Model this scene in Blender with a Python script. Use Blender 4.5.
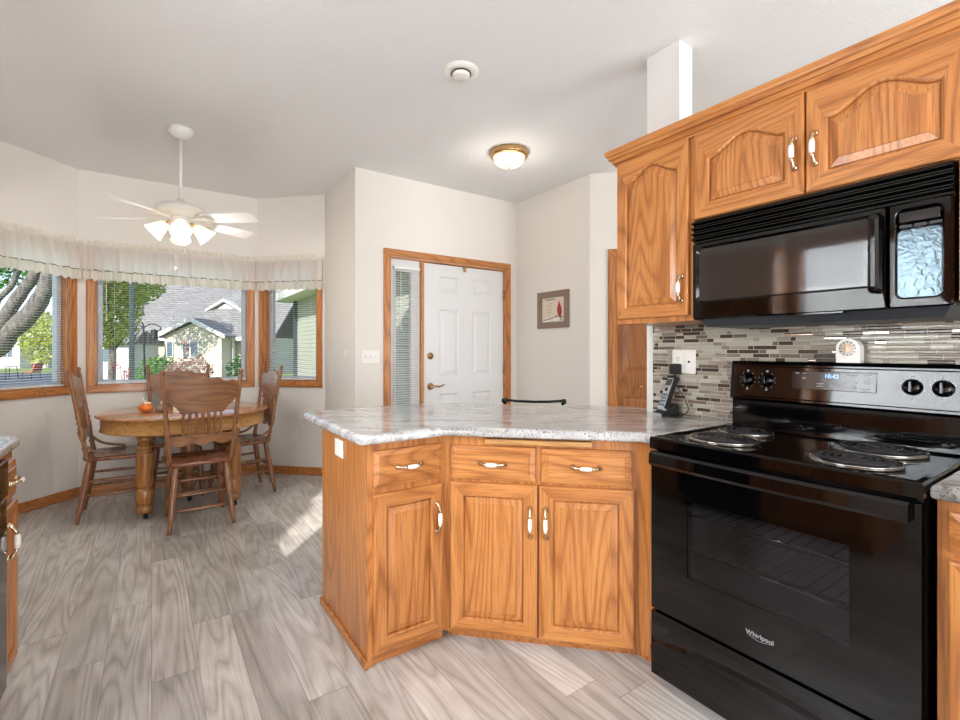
import bpy, bmesh, math, random
from mathutils import Vector, Matrix
random.seed(7)
PI = math.pi
R = math.radians
for o in list(bpy.data.objects): bpy.data.objects.remove(o)
scn = bpy.context.scene
COL = scn.collection

# ------------------------------------------------------------------ camera
YAW = 34.63
cam_d = bpy.data.cameras.new('camera'); cam = bpy.data.objects.new('camera', cam_d); COL.objects.link(cam)
cam.location = (0, 0, 1.235); cam.rotation_euler = (R(90), 0, R(-YAW))
cam_d.sensor_width = 36; cam_d.lens = 476.05/960*36; cam_d.shift_y = -0.010; cam_d.clip_end = 300
scn.camera = cam

# ------------------------------------------------------------------ light
scn.view_settings.view_transform = 'Standard'; scn.view_settings.look = 'None'
scn.view_settings.gamma = 1; scn.view_settings.use_curve_mapping = False
scn.view_settings.exposure = 0.66
wd = bpy.data.worlds.new('world'); scn.world = wd; wd.use_nodes = True
wn = wd.node_tree.nodes; wl = wd.node_tree.links
bg = wn['Background']; sky = wn.new('ShaderNodeTexSky')
sky.sky_type = 'NISHITA'; sky.sun_disc = False; sky.sun_elevation = R(40); sky.sun_rotation = R(220)
sky.air_density = 0.8; sky.dust_density = 0.6
wl.new(sky.outputs[0], bg.inputs[0]); bg.inputs[1].default_value = 0.22

def sun_light(az_to, elev, power):
    l = bpy.data.lights.new('sun', 'SUN'); l.energy = power; l.angle = R(0.6); l.color = (1, .96, .9)
    o = bpy.data.objects.new('sun', l); COL.objects.link(o)
    d = Vector((math.cos(R(az_to))*math.cos(R(elev)), math.sin(R(az_to))*math.cos(R(elev)), -math.sin(R(elev))))
    o.rotation_euler = d.to_track_quat('-Z', 'Y').to_euler(); o.location = (0, 0, 20)
sun_light(50, 28.5, 5.0)

def area(name, loc, aim, sx, sy, power, color=(1, 1, 1)):
    l = bpy.data.lights.new(name, 'AREA'); l.shape = 'RECTANGLE'; l.size = sx; l.size_y = sy
    l.energy = power; l.color = color
    o = bpy.data.objects.new(name, l); COL.objects.link(o); o.location = loc
    o.rotation_euler = Vector(aim).to_track_quat('-Z', 'Z').to_euler()
area('rear_fill', (0.4, -2.68, 1.15), (0, 1, 0.6), 2.2, 2.0, 97, (.93, .965, 1))  # added fill lamp behind the camera, in an invented door opening
area('living_fill', (3.5, -2.68, 1.3), (0, 1, 0.35), 1.6, 1.7, 62, (.97, .98, 1))  # added fill lamp for the next room, its window is invented too
area('sink_daylight', (-1.12, 1.32, 1.65), (1, 0, 0), 1.0, 1.0, 52, (.93, .97, 1))

# ------------------------------------------------------------------ materials
def lin(c):
    f = lambda v: v/12.92 if v <= .04045 else ((v+.055)/1.055)**2.4
    return tuple(f(v/255) for v in c)+(1,)
MATS = {}
def mat(name, col=None, rough=.5, metal=0, bump=None, emit=None, estr=0, coat=0, spec=None, trans=None):
    m = bpy.data.materials.new(name); m.use_nodes = True
    b = m.node_tree.nodes['Principled BSDF']
    if col: b.inputs['Base Color'].default_value = lin(col)
    b.inputs['Roughness'].default_value = rough; b.inputs['Metallic'].default_value = metal
    if coat: b.inputs['Coat Weight'].default_value = coat; b.inputs['Coat Roughness'].default_value = .04
    if spec is not None: b.inputs['Specular IOR Level'].default_value = spec
    if emit: b.inputs['Emission Color'].default_value = lin(emit); b.inputs['Emission Strength'].default_value = estr
    if bump:
        n = m.node_tree.nodes; L = m.node_tree.links
        tc = n.new('ShaderNodeTexCoord'); t = n.new('ShaderNodeTexNoise'); t.inputs['Scale'].default_value = bump[0]; t.inputs['Detail'].default_value = 3
        bp = n.new('ShaderNodeBump'); bp.inputs['Strength'].default_value = bump[1]; bp.inputs['Distance'].default_value = bump[2]
        L.new(tc.outputs['Object'], t.inputs['Vector']); L.new(t.outputs['Fac'], bp.inputs['Height']); L.new(bp.outputs[0], b.inputs['Normal'])
    MATS[name] = m
    return m
class NT:
    def __init__(s, m): s.m = m; s.n = m.node_tree.nodes; s.l = m.node_tree.links; s.b = s.n['Principled BSDF']
    def node(s, t, **k):
        x = s.n.new(t)
        for a, v in k.items(): setattr(x, a, v)
        return x
    def link(s, a, b): s.l.new(a, b)
    def val(s, inp, v):
        if hasattr(v, 'node'): s.l.new(v, inp)
        else: inp.default_value = v
    def math(s, op, a, b=None, c=None):
        x = s.n.new('ShaderNodeMath'); x.operation = op
        s.val(x.inputs[0], a)
        if b is not None: s.val(x.inputs[1], b)
        if c is not None: s.val(x.inputs[2], c)
        return x.outputs[0]
    def comb(s, a, b, c):
        x = s.n.new('ShaderNodeCombineXYZ')
        for i, v in enumerate((a, b, c)): s.val(x.inputs[i], v)
        return x.outputs[0]
    def sep(s, v):
        x = s.n.new('ShaderNodeSeparateXYZ'); s.l.new(v, x.inputs[0]); return x.outputs
    def coord(s, k='Object'): return s.n.new('ShaderNodeTexCoord').outputs[k]
    def mapping(s, v, scale=(1, 1, 1), rot=(0, 0, 0), loc=(0, 0, 0)):
        x = s.n.new('ShaderNodeMapping'); s.l.new(v, x.inputs[0]); x.inputs['Scale'].default_value = scale
        x.inputs['Rotation'].default_value = rot; x.inputs['Location'].default_value = loc; return x.outputs[0]
    def noise(s, v, scale, detail=3, dist=0, rough=.5):
        x = s.n.new('ShaderNodeTexNoise'); s.l.new(v, x.inputs['Vector']); x.inputs['Scale'].default_value = scale
        x.inputs['Detail'].default_value = detail; x.inputs['Distortion'].default_value = dist; x.inputs['Roughness'].default_value = rough; return x.outputs['Fac']
    def white(s, v):
        x = s.n.new('ShaderNodeTexWhiteNoise'); x.noise_dimensions = '3D'; s.l.new(v, x.inputs['Vector']); return x.outputs
    def ramp(s, f, stops, interp='LINEAR'):
        x = s.n.new('ShaderNodeValToRGB'); s.l.new(f, x.inputs[0]); cr = x.color_ramp; cr.interpolation = interp
        while len(cr.elements) < len(stops): cr.elements.new(.5)
        for e, (p, c) in zip(cr.elements, stops): e.position = p; e.color = lin(c) if len(c) == 3 and max(c) > 1 else c
        return x.outputs[0]
    def mix(s, f, a, b, mode='MIX'):
        x = s.n.new('ShaderNodeMix'); x.data_type = 'RGBA'; x.blend_type = mode
        s.val(x.inputs[0], f); s.val(x.inputs[6], a); s.val(x.inputs[7], b); return x.outputs[2]
    def bump(s, h, st, d):
        x = s.n.new('ShaderNodeBump'); s.l.new(h, x.inputs['Height']); x.inputs['Strength'].default_value = st; x.inputs['Distance'].default_value = d
        s.l.new(x.outputs[0], s.b.inputs['Normal'])
    def col(s, c): s.l.new(c, s.b.inputs['Base Color'])

mat('wall_paint', (232, 227, 220), .75, bump=(60, .15, .002))
mat('wall_white', (232, 231, 229), .6)
m = mat('ceiling_texture', (234, 234, 234), .85, bump=(75, .6, .009))
mat('white_trim', (232, 232, 232), .35)
mat('white_plastic', (238, 236, 230), .3)
mat('vinyl', (205, 212, 222), .35)
mat('fan_white', (236, 234, 230), .35)
mat('brass', (186, 152, 104), .22, 1)
mat('brass_light', (214, 198, 170), .2, 1)
mat('ceramic', (245, 242, 236), .12, coat=.5)
mat('black_gloss', (3, 3, 4), .06, coat=.1, spec=.4)
mat('black_satin', (8, 8, 9), .22)
mat('dark_glass', (44, 42, 41), .05, coat=.3, spec=.6)
mat('grey_plastic', (52, 55, 60), .45)
mat('control_glass', (16, 12, 11), .12, spec=.5)
mat('guard_gloss', (20, 13, 10), .05, spec=.5)
mat('coil', (34, 34, 38), .35, .3)
mat('chrome', (200, 196, 190), .15, 1)
mat('drip_pan', (120, 114, 108), .2, .9)
mat('label_grey', (165, 165, 168), .4)
mat('display_blue', (20, 40, 90), .3, emit=(130, 180, 255), estr=2.0)
mat('frame_wood', (138, 118, 104), .6, bump=(80, .3, .002))
mat('paper', (222, 208, 190), .8)
mat('red', (165, 45, 40), .6)
mat('ink', (70, 60, 55), .7)
mat('snow', (238, 236, 234), .7)
mat('pumpkin', (216, 118, 45), .45)
mat('cream', (236, 214, 186), .5)
mat('grey_paper', (150, 140, 132), .6)
mat('rubber', (18, 18, 18), .6)
mat('bulb_glass', (255, 246, 230), .4, emit=(255, 236, 205), estr=1.6)
mat('lamp_bowl', (255, 240, 214), .35, emit=(255, 226, 180), estr=.8)
mat('concrete', (196, 192, 186), .9, bump=(20, .3, .01))
mat('asphalt', (70, 78, 90), .9, bump=(60, .3, .01))
mat('siding_trim', (206, 205, 200), .6)
mat('soffit', (215, 218, 205), .7)
mat('window_dark', (86, 104, 116), .15)
mat('door_taupe', (150, 138, 128), .5)
mat('post_green', (40, 56, 58), .5)
mat('patio_red', (186, 92, 74), .6)
mat('stem', (96, 76, 62), .8)
mat('blind_white', (228, 228, 226), .45)
mat('door_white', (222, 222, 222), .38)

def glass(name, tint=(1, 1, 1), gl=.06):
    m = bpy.data.materials.new(name); m.use_nodes = True; n = m.node_tree.nodes; l = m.node_tree.links
    n.remove(n['Principled BSDF']); out = n['Material Output']
    t = n.new('ShaderNodeBsdfTransparent'); t.inputs[0].default_value = tint+(1,)
    g = n.new('ShaderNodeBsdfGlossy'); g.inputs['Roughness'].default_value = .02
    f = n.new('ShaderNodeFresnel'); f.inputs[0].default_value = 1.03 if name == 'pane' else 1.45
    x = n.new('ShaderNodeMixShader'); l.new(f.outputs[0], x.inputs[0]); l.new(t.outputs[0], x.inputs[1]); l.new(g.outputs[0], x.inputs[2]); l.new(x.outputs[0], out.inputs[0])
    MATS[name] = m
glass('pane'); glass('oven_pane', (.6, .6, .62)); mat('oven_enamel', (150, 150, 154), .5)

def oak(name, light, mid, dark, axis='Z', rough=.32, sc=1.0):
    m = mat(name, mid, rough, coat=.25); t = NT(m)
    k = {'X': (.11, 1, 1), 'Y': (1, .11, 1), 'Z': (1, 1, .11)}[axis]
    rnd = t.node('ShaderNodeObjectInfo').outputs['Random']
    base = t.coord()
    off = t.node('ShaderNodeVectorMath', operation='ADD'); t.link(base, off.inputs[0])
    t.link(t.comb(t.math('MULTIPLY', rnd, 7.3), t.math('MULTIPLY', rnd, 3.1), t.math('MULTIPLY', rnd, 11)), off.inputs[1])
    v = t.mapping(off.outputs[0], tuple(a*sc for a in k))
    big = t.noise(v, 4.2, 1.5, .15)
    rings = t.math('FRACT', t.math('MULTIPLY', big, 19))
    rings = t.math('ABSOLUTE', t.math('SUBTRACT', t.math('MULTIPLY', rings, 2), 1))
    k2 = {'X': (.03, 1, 1), 'Y': (1, .03, 1), 'Z': (1, 1, .03)}[axis]
    fine = t.noise(t.mapping(off.outputs[0], tuple(a*sc for a in k2)), 260, 3, .1)
    med = t.noise(v, 22, 2, .2)
    c1 = t.ramp(rings, [(0, dark), (.10, dark), (.3, mid), (.7, light)])
    c2 = t.ramp(med, [(.3, mid), (.7, light)])
    c = t.mix(.55, c1, c2)
    pores = t.ramp(fine, [(.36, (0, 0, 0, 1)), (.5, (1, 1, 1, 1))])
    c = t.mix(t.math('MULTIPLY', t.math('SUBTRACT', 1, pores), .45), c, lin(dark))
    t.col(c); t.bump(fine, .12, .001)
OA = ((204, 138, 76), (182, 113, 54), (128, 70, 31))
oak('oak', *OA); oak('oak_h', *OA, axis='X')
oak('oak_y', *OA, axis='Y')
CH = ((156, 108, 70), (130, 84, 52), (76, 48, 29))
oak('chair_oak', *CH, rough=.35); oak('chair_oak_h', *CH, axis='X', rough=.35); oak('seat_oak', (150, 96, 66), (122, 72, 46), (80, 46, 30), axis='X', rough=.25)
oak('table_oak', (178, 124, 64), (148, 94, 44), (92, 54, 26), rough=.3)
oak('table_oak_h', (206, 156, 88), (186, 132, 68), (140, 92, 44), axis='X', rough=.3)
oak('table_top', (200, 150, 108), (176, 122, 80), (130, 84, 52), axis='X', rough=.16)
oak('closet_oak', (164, 104, 50), (144, 84, 36), (102, 56, 22))
oak('board_oak', (196, 150, 92), (180, 130, 74), (150, 104, 56), axis='X')

# floor planks running along Y
m = mat('plank_floor', (190, 182, 172), .3); t = NT(m)
p = t.sep(t.coord()); W = .152; Ln = 1.22
u = t.math('DIVIDE', p[0], W); i = t.math('FLOOR', u)
ri = t.white(t.comb(i, 3.3, 1.7))[0]
v = t.math('ADD', t.math('DIVIDE', p[1], Ln), t.math('MULTIPLY', ri, 5.0)); j = t.math('FLOOR', v)
rj = t.white(t.comb(i, j, 5.1)); rc = rj[0]
gv = t.comb(t.math('ADD', p[0], t.math('MULTIPLY', rc, 13)), t.math('ADD', t.math('MULTIPLY', p[1], .09), t.math('MULTIPLY', rc, 7)), t.math('MULTIPLY', rc, 31))
big = t.noise(gv, 7.5, 1, .15); rg = t.math('FRACT', t.math('MULTIPLY', big, 13)); rg = t.math('ABSOLUTE', t.math('SUBTRACT', t.math('MULTIPLY', rg, 2), 1))
fine = t.noise(t.comb(t.math('ADD', p[0], t.math('MULTIPLY', rc, 5)), t.math('MULTIPLY', p[1], .035), rc), 160, 3)
cloud = t.noise(t.comb(p[0], t.math('MULTIPLY', p[1], .5), t.math('MULTIPLY', rc, 9)), 5, 3, .6)
c = t.ramp(rg, [(0, (138, 132, 125)), (.25, (182, 178, 172)), (.8, (218, 216, 212))])
c = t.mix(.5, c, t.ramp(cloud, [(.3, (148, 139, 131)), (.5, (188, 182, 175)), (.66, (228, 226, 222))]))
c = t.mix(.24, c, t.ramp(fine, [(.35, (138, 126, 116)), (.6, (202, 196, 188))]))
tone = t.ramp(rc, [(0, (.82, .82, .82, 1)), (1, (1.16, 1.16, 1.17, 1))])
c = t.mix(1.0, c, tone, 'MULTIPLY')
fu = t.math('FRACT', u); fv = t.math('FRACT', v)
gap = t.math('MAXIMUM', t.math('LESS_THAN', fu, .016), t.math('LESS_THAN', fv, .0028))
c = t.mix(t.math('MULTIPLY', gap, .55), c, lin((110, 100, 92)))
t.col(c); t.bump(fine, .1, .001)

# counter laminate
def laminate(name, ang):
    m = mat(name, (210, 208, 205), .13, coat=.3); t = NT(m)
    v = t.mapping(t.coord(), (1, 1, 1), (0, 0, R(ang)))
    s = t.mapping(v, (.35, 2.0, 1.0))
    a = t.noise(s, 6, 6, 1.2, .6); b = t.noise(s, 14, 5, .8, .6); f = t.noise(v, 120, 4, .3, .7)
    c = t.ramp(a, [(.34, (126, 118, 112)), (.45, (184, 181, 177)), (.56, (210, 210, 210)), (.68, (156, 150, 146))])
    c = t.mix(.4, c, t.ramp(b, [(.36, (104, 96, 90)), (.52, (202, 202, 202)), (.7, (170, 170, 172))]))
    sp = t.ramp(f, [(.38, (1, 1, 1, 1)), (.46, (0, 0, 0, 1))])
    fac = t.math('MULTIPLY', sp, t.ramp(t.noise(v, 9, 2), [(.4, (.2, .2, .2, 1)), (.58, (.9, .9, .9, 1))]))
    t.col(t.mix(fac, c, lin((70, 66, 66))))
laminate('laminate', 45); laminate('laminate_left', 90)

# mosaic backsplash, on the plane X = 2.15 (strips along Y)
m = mat('mosaic', (170, 160, 148), .2); t = NT(m)
p = t.sep(t.coord()); RH = .0172; SL = .118
rz = t.math('DIVIDE', p[2], RH); row = t.math('FLOOR', rz); fz = t.math('FRACT', rz)
rr = t.white(t.comb(row, 2.2, 7.7))[0]
uu = t.math('ADD', t.math('DIVIDE', p[1], SL), t.math('MULTIPLY', rr, 17)); k = t.math('FLOOR', uu); fu = t.math('FRACT', uu)
sp = t.math('ADD', t.math('MULTIPLY', t.white(t.comb(k, row, 1.1))[0], .72), .14)
side = t.math('GREATER_THAN', fu, sp)
rc = t.white(t.comb(k, row, t.math('ADD', side, 9.5)))[0]
c = t.ramp(rc, [(0, (160, 150, 134)), (.2, (174, 170, 156)), (.36, (136, 126, 116)), (.52, (186, 183, 170)), (.64, (74, 60, 50)), (.80, (116, 102, 92)), (.9, (214, 204, 192))], 'CONSTANT')
metal = t.math('GREATER_THAN', rc, .9)
edge = t.math('MINIMUM', t.math('ABSOLUTE', t.math('SUBTRACT', fu, sp)), t.math('MINIMUM', fu, t.math('SUBTRACT', 1, fu)))
g1 = t.math('LESS_THAN', edge, .010); g2 = t.math('LESS_THAN', t.math('MINIMUM', fz, t.math('SUBTRACT', 1, fz)), .065)
gr = t.math('MAXIMUM', g1, g2)
c = t.mix(gr, c, lin((186, 180, 170)))
t.col(c); t.val(t.b.inputs['Metallic'], t.math('MULTIPLY', metal, t.math('SUBTRACT', 1, gr)))
t.val(t.b.inputs['Roughness'], t.math('ADD', t.math('MULTIPLY', gr, .5), .16))
prof = t.math('MINIMUM', t.math('MINIMUM', t.math('MULTIPLY', fz, 3), t.math('MULTIPLY', t.math('SUBTRACT', 1, fz), 3)), 1)
t.bump(t.math('MULTIPLY', prof, t.math('SUBTRACT', 1, g1)), .6, .003)

# valance cloth
def cloth(name, col, tr):
    m = bpy.data.materials.new(name); m.use_nodes = True; n = m.node_tree.nodes; l = m.node_tree.links
    n.remove(n['Principled BSDF']); out = n['Material Output']
    d = n.new('ShaderNodeBsdfDiffuse'); d.inputs[0].default_value = lin(col)
    s = n.new('ShaderNodeBsdfTranslucent'); s.inputs[0].default_value = lin(col)
    x = n.new('ShaderNodeMixShader'); x.inputs[0].default_value = tr
    l.new(d.outputs[0], x.inputs[1]); l.new(s.outputs[0], x.inputs[2]); l.new(x.outputs[0], out.inputs[0]); MATS[name] = m
cloth('slat_white', (240, 240, 238), .35); cloth('sheer_cloth', (255, 253, 250), .6); cloth('ruffle_cloth', (242, 237, 226), .4); cloth('shade_glass', (255, 250, 240), .5)
mat('green_trim', (120, 124, 96), .7)

# exterior materials
def siding(name, a, b, pitch=.12):
    m = mat(name, a, .7); t = NT(m); p = t.sep(t.coord())
    f = t.math('FRACT', t.math('DIVIDE', p[2], pitch))
    t.col(t.ramp(f, [(0, b), (.10, b), (.14, a), (1, a)]))
siding('siding', (190, 184, 164), (140, 136, 122)); siding('siding_white', (192, 190, 184), (144, 143, 140)); siding('siding_green', (168, 170, 156), (118, 122, 114), .11)
m = mat('shingle', (160, 158, 154), .9); t = NT(m); v = t.coord()
bk = t.node('ShaderNodeTexBrick'); t.link(t.mapping(v, (1, 1, 1)), bk.inputs['Vector']); bk.inputs['Scale'].default_value = 1
bk.inputs['Color1'].default_value = lin((140, 137, 133)); bk.inputs['Color2'].default_value = lin((112, 110, 108)); bk.inputs['Mortar'].default_value = lin((78, 77, 77))
bk.inputs['Brick Width'].default_value = .5; bk.inputs['Row Height'].default_value = .2; bk.inputs['Mortar Size'].default_value = .02
t.col(t.mix(.35, bk.outputs[0], t.ramp(t.noise(v, 6, 4), [(.3, (100, 98, 96)), (.7, (152, 150, 147))])))
m = mat('grass', (110, 150, 70), .9); t = NT(m)
t.col(t.ramp(t.noise(t.coord(), 9, 5), [(.3, (84, 116, 48)), (.7, (140, 160, 82))]))
def leafmat(name, a, b, c_, tr=.35):
    m = bpy.data.materials.new(name); m.use_nodes = True; n = m.node_tree.nodes; l = m.node_tree.links
    n.remove(n['Principled BSDF']); out = n['Material Output']
    g = n.new('ShaderNodeNewGeometry'); r = n.new('ShaderNodeValToRGB'); l.new(g.outputs['Random Per Island'], r.inputs[0])
    r.color_ramp.elements.new(.5)
    for e, (p_, q) in zip(r.color_ramp.elements, ((0, a), (.5, b), (1, c_))): e.position = p_; e.color = lin(q)
    d = n.new('ShaderNodeBsdfDiffuse'); s = n.new('ShaderNodeBsdfTranslucent'); x = n.new('ShaderNodeMixShader'); x.inputs[0].default_value = tr
    l.new(r.outputs[0], d.inputs[0]); l.new(r.outputs[0], s.inputs[0]); l.new(d.outputs[0], x.inputs[1]); l.new(s.outputs[0], x.inputs[2]); l.new(x.outputs[0], out.inputs[0]); MATS[name] = m
leafmat('leaf_yellow', (140, 158, 60), (176, 184, 84), (200, 200, 116)); leafmat('leaf_green', (52, 100, 44), (84, 132, 60), (128, 168, 84))
leafmat('leaf_dark', (28, 62, 34), (50, 92, 48), (84, 124, 66)); leafmat('leaf_pink', (150, 108, 100), (196, 170, 160), (110, 84, 78)); leafmat('leaf_red', (150, 30, 50), (190, 50, 70), (120, 30, 40))
m = mat('bark', (90, 84, 80), .9); t = NT(m); v = t.mapping(t.coord(), (6, 6, 1.5))
t.col(t.ramp(t.noise(v, 4, 5, .5), [(.3, (58, 56, 58)), (.7, (128, 122, 116))])); t.bump(t.noise(v, 6, 5), .6, .02)

# ------------------------------------------------------------------ helpers
def M4(x=0, y=0, z=0, rz=0): return Matrix.Translation((x, y, z)) @ Matrix.Rotation(rz, 4, 'Z')
class MB:
    def __init__(s, xf=None): s.bm = bmesh.new(); s.xf = xf
    def _v(s, p):
        p = Vector(p)
        return s.bm.verts.new(s.xf @ p if s.xf else p)
    def face(s, vs, m=0, smooth=False):
        try: f = s.bm.faces.new(vs)
        except ValueError: return None
        f.material_index = m; f.smooth = smooth; return f
    def box(s, x0, x1, y0, y1, z0, z1, m=0, bev=0, seg=2):
        v = [s._v((x, y, z)) for z in (z0, z1) for y in (y0, y1) for x in (x0, x1)]
        fs = [s.face([v[i] for i in q], m) for q in ((0, 2, 3, 1), (4, 5, 7, 6), (0, 1, 5, 4), (2, 6, 7, 3), (0, 4, 6, 2), (1, 3, 7, 5))]
        if bev:
            es = list({e for f in fs for e in f.edges})
            r = bmesh.ops.bevel(s.bm, geom=es, offset=bev, segments=seg, profile=.5, affect='EDGES', clamp_overlap=True)
            for f in r['faces']: f.smooth = True; f.material_index = m
        return s
    def prism(s, poly, z0, z1, m=0):
        a = [s._v((x, y, z0)) for x, y in poly]; b = [s._v((x, y, z1)) for x, y in poly]
        s.face(a[::-1], m); s.face(b, m); n = len(poly)
        for i in range(n): s.face([a[i], a[(i+1) % n], b[(i+1) % n], b[i]], m)
        return s
    def loops(s, loops, m=0, cap0=True, cap1=True, closed=True, smooth=False):
        vs = [[s._v(p) for p in lp] for lp in loops]; n = len(loops[0])
        for a, b in zip(vs, vs[1:]):
            for i in range(n if closed else n-1): s.face([a[i], a[(i+1) % n], b[(i+1) % n], b[i]], m if not callable(m) else m(i), smooth)
        mm = m if not callable(m) else 0
        if cap0: s.face(vs[0][::-1], mm)
        if cap1: s.face(vs[-1], mm)
        return s
    def tube(s, pts, r, n=8, m=0, caps=True):
        pts = [Vector(p) for p in pts]; rs = r if isinstance(r, (list, tuple)) else [r]*len(pts)
        lps = []; up = None
        for i, p in enumerate(pts):
            d = (pts[min(i+1, len(pts)-1)]-pts[max(i-1, 0)]).normalized()
            if up is None: up = Vector((0, 0, 1)) if abs(d.z) < .9 else Vector((1, 0, 0))
            a = d.cross(up).normalized(); b = a.cross(d).normalized(); up = b
            lps.append([p+(a*math.cos(2*PI*k/n)+b*math.sin(2*PI*k/n))*rs[i] for k in range(n)])
        return s.loops(lps, m, caps, caps, smooth=True)
    def lathe(s, prof, c=(0, 0, 0), n=20, m=0, axis='Z', sx=1, sy=1, caps=True):
        lps = []
        for r, z in prof:
            lp = []
            for k in range(n):
                a = 2*PI*k/n; x, y = r*math.cos(a)*sx, r*math.sin(a)*sy
                q = {'Z': (x, y, z), 'Y': (x, z, y), 'X': (z, x, y)}[axis]
                lp.append((c[0]+q[0], c[1]+q[1], c[2]+q[2]))
            lps.append(lp)
        return s.loops(lps, m, caps, caps, smooth=True)
    def spindle(s, p0, p1, prof, n=10, m=0):
        # prof: list of (t, r) along p0->p1
        p0 = Vector(p0); p1 = Vector(p1)
        return s.tube([p0.lerp(p1, t) for t, r in prof], [r for t, r in prof], n, m)
    def build(s, name, mats, parent=None, fix=True, auto=False):
        if fix: bmesh.ops.recalc_face_normals(s.bm, faces=s.bm.faces[:])
        me = bpy.data.meshes.new(name); s.bm.to_mesh(me); s.bm.free()
        for q in (mats if isinstance(mats, (list, tuple)) else [mats]): me.materials.append(MATS[q])
        o = bpy.data.objects.new(name, me); COL.objects.link(o)
        if parent: o.parent = parent
        return o
def tag(o, label=None, cat=None, group=None, kind=None):
    if label: o['label'] = label
    if cat: o['category'] = cat
    if group: o['group'] = group
    if kind: o['kind'] = kind
    return o
def empty(name, loc=(0, 0, 0), rz=0, label=None, cat=None, group=None, kind=None):
    o = bpy.data.objects.new(name, None); COL.objects.link(o); o.location = loc; o.rotation_euler = (0, 0, rz); o.empty_display_size = .05
    return tag(o, label, cat, group, kind)
def kids(o): return [c for c in bpy.data.objects if c.parent == o]
def copy_tree(o, parent=None):
    c = o.copy(); COL.objects.link(c); c.parent = parent
    for ch in kids(o): copy_tree(ch, c)
    return c
def S(o): o['kind'] = 'structure'; return o
def text_mesh(name, body, size, matname, parent, loc, rot, depth=.0008, shear=0):
    cu = bpy.data.curves.new('lettering', 'FONT'); cu.body = body; cu.size = size; cu.extrude = depth; cu.align_x = 'CENTER'; cu.align_y = 'CENTER'; cu.shear = shear
    tmp = bpy.data.objects.new('lettering', cu); COL.objects.link(tmp)
    dg = bpy.context.evaluated_depsgraph_get(); me = bpy.data.meshes.new_from_object(tmp.evaluated_get(dg)); bpy.data.objects.remove(tmp)
    me.materials.clear(); me.materials.append(MATS[matname])
    o = bpy.data.objects.new(name, me); COL.objects.link(o); o.parent = parent; o.location = loc; o.rotation_euler = rot
    return o
def xf(mb, mtx):
    bmesh.ops.transform(mb.bm, matrix=mtx, verts=mb.bm.verts[:]); return mb

# ------------------------------------------------------------------ room shell
CE = 2.774
def wall(name, x, y, rz, L, ops=(), t=.12, h=CE, m='wall_paint', z0=0):
    b = MB(M4(x, y, 0, R(rz))); xs = sorted({0, L}|{o[0] for o in ops}|{o[1] for o in ops})
    for a, c in zip(xs, xs[1:]):
        o = next((o for o in ops if o[0] <= a and o[1] >= c), None)
        if not o: b.box(a, c, 0, t, z0, h)
        else:
            if o[2] > z0: b.box(a, c, 0, t, z0, o[2])
            if o[3] < h: b.box(a, c, 0, t, o[3], h)
    return S(b.build(name, m))
S(MB().box(-1.4, 5, -2.9, 5.6, -.05, 0).build('floor', 'plank_floor'))
S(MB().box(-1.4, 5, -2.9, 5.6, CE, CE+.1).build('ceiling', 'ceiling_texture'))
Q = .7071
wall('wall_back', -.508, 5.264, 0, 1.394, [(.109, 1.309, .925, 2.08)])
wall('wall_left_bay', -1.032, 4.74, 45, .741, [(.085, .66, .925, 2.08)])
wall('wall_right_bay', .886, 5.264, -45, .741, [(.085, .66, .925, 2.08)])
wall('wall_nook', 1.411, 4.74, -90, .735)
wall('wall_door', 1.411, 3.886, 0, 1.736, [(.313, 1.588, 0, 2.063)])
wall('wall_picture', 3.147, 3.886, -90, 1.013)
wall('wall_closet', 3.147, 2.873, -45, 1.9, [(.222, .98, 0, 2.04)])
wall('wall_living', 4.49, 1.53, -90, 4.13)
wall('wall_left', -1.035, -2.6, 90, 7.34, [(3.4, 4.45, 1.12, 2.15)])
wall('wall_rear', 4.49, -2.6, 180, 5.525, [(.2, 1.8, .45, 2.15), (3.0, 5.2, 0, 2.12)])
S(MB().box(2.15, 2.265, -2.6, 1.565, 0, 2.13).build('wall_stove', 'wall_white'))
S(MB().box(2.152, 2.265, 1.38, 1.565, 2.13, CE).box(2.149, 2.152, 1.377, 1.382, 2.13, CE).build('wall_post', 'wall_white'))
S(MB().box(2.141, 2.15, -1.0, 1.522, .915, 1.40).build('trim_backsplash', 'mosaic'))
for nm, x, y, rz, a, c in [('back', -.508, 5.264, 0, 0, 1.394), ('left_bay', -1.032, 4.74, 45, 0, .741), ('right_bay', .886, 5.264, -45, 0, .741), ('nook', 1.411, 4.74, -90, 0, .854),
                        ('door_left', 1.411, 3.886, 0, 0, .25), ('picture', 3.147, 3.886, -90, 0, 1.013), ('closet', 3.147, 2.873, -45, 0, .154), ('left', -1.035, -2.6, 90, 5.1, 7.34)]:
    S(MB(M4(x, y, 0, R(rz))).box(a, c, -.013, 0, 0, .078, bev=.004).box(a, c, -.026, -.013, 0, .02, bev=.006).build('baseboard_'+nm, 'oak_h'))

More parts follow.
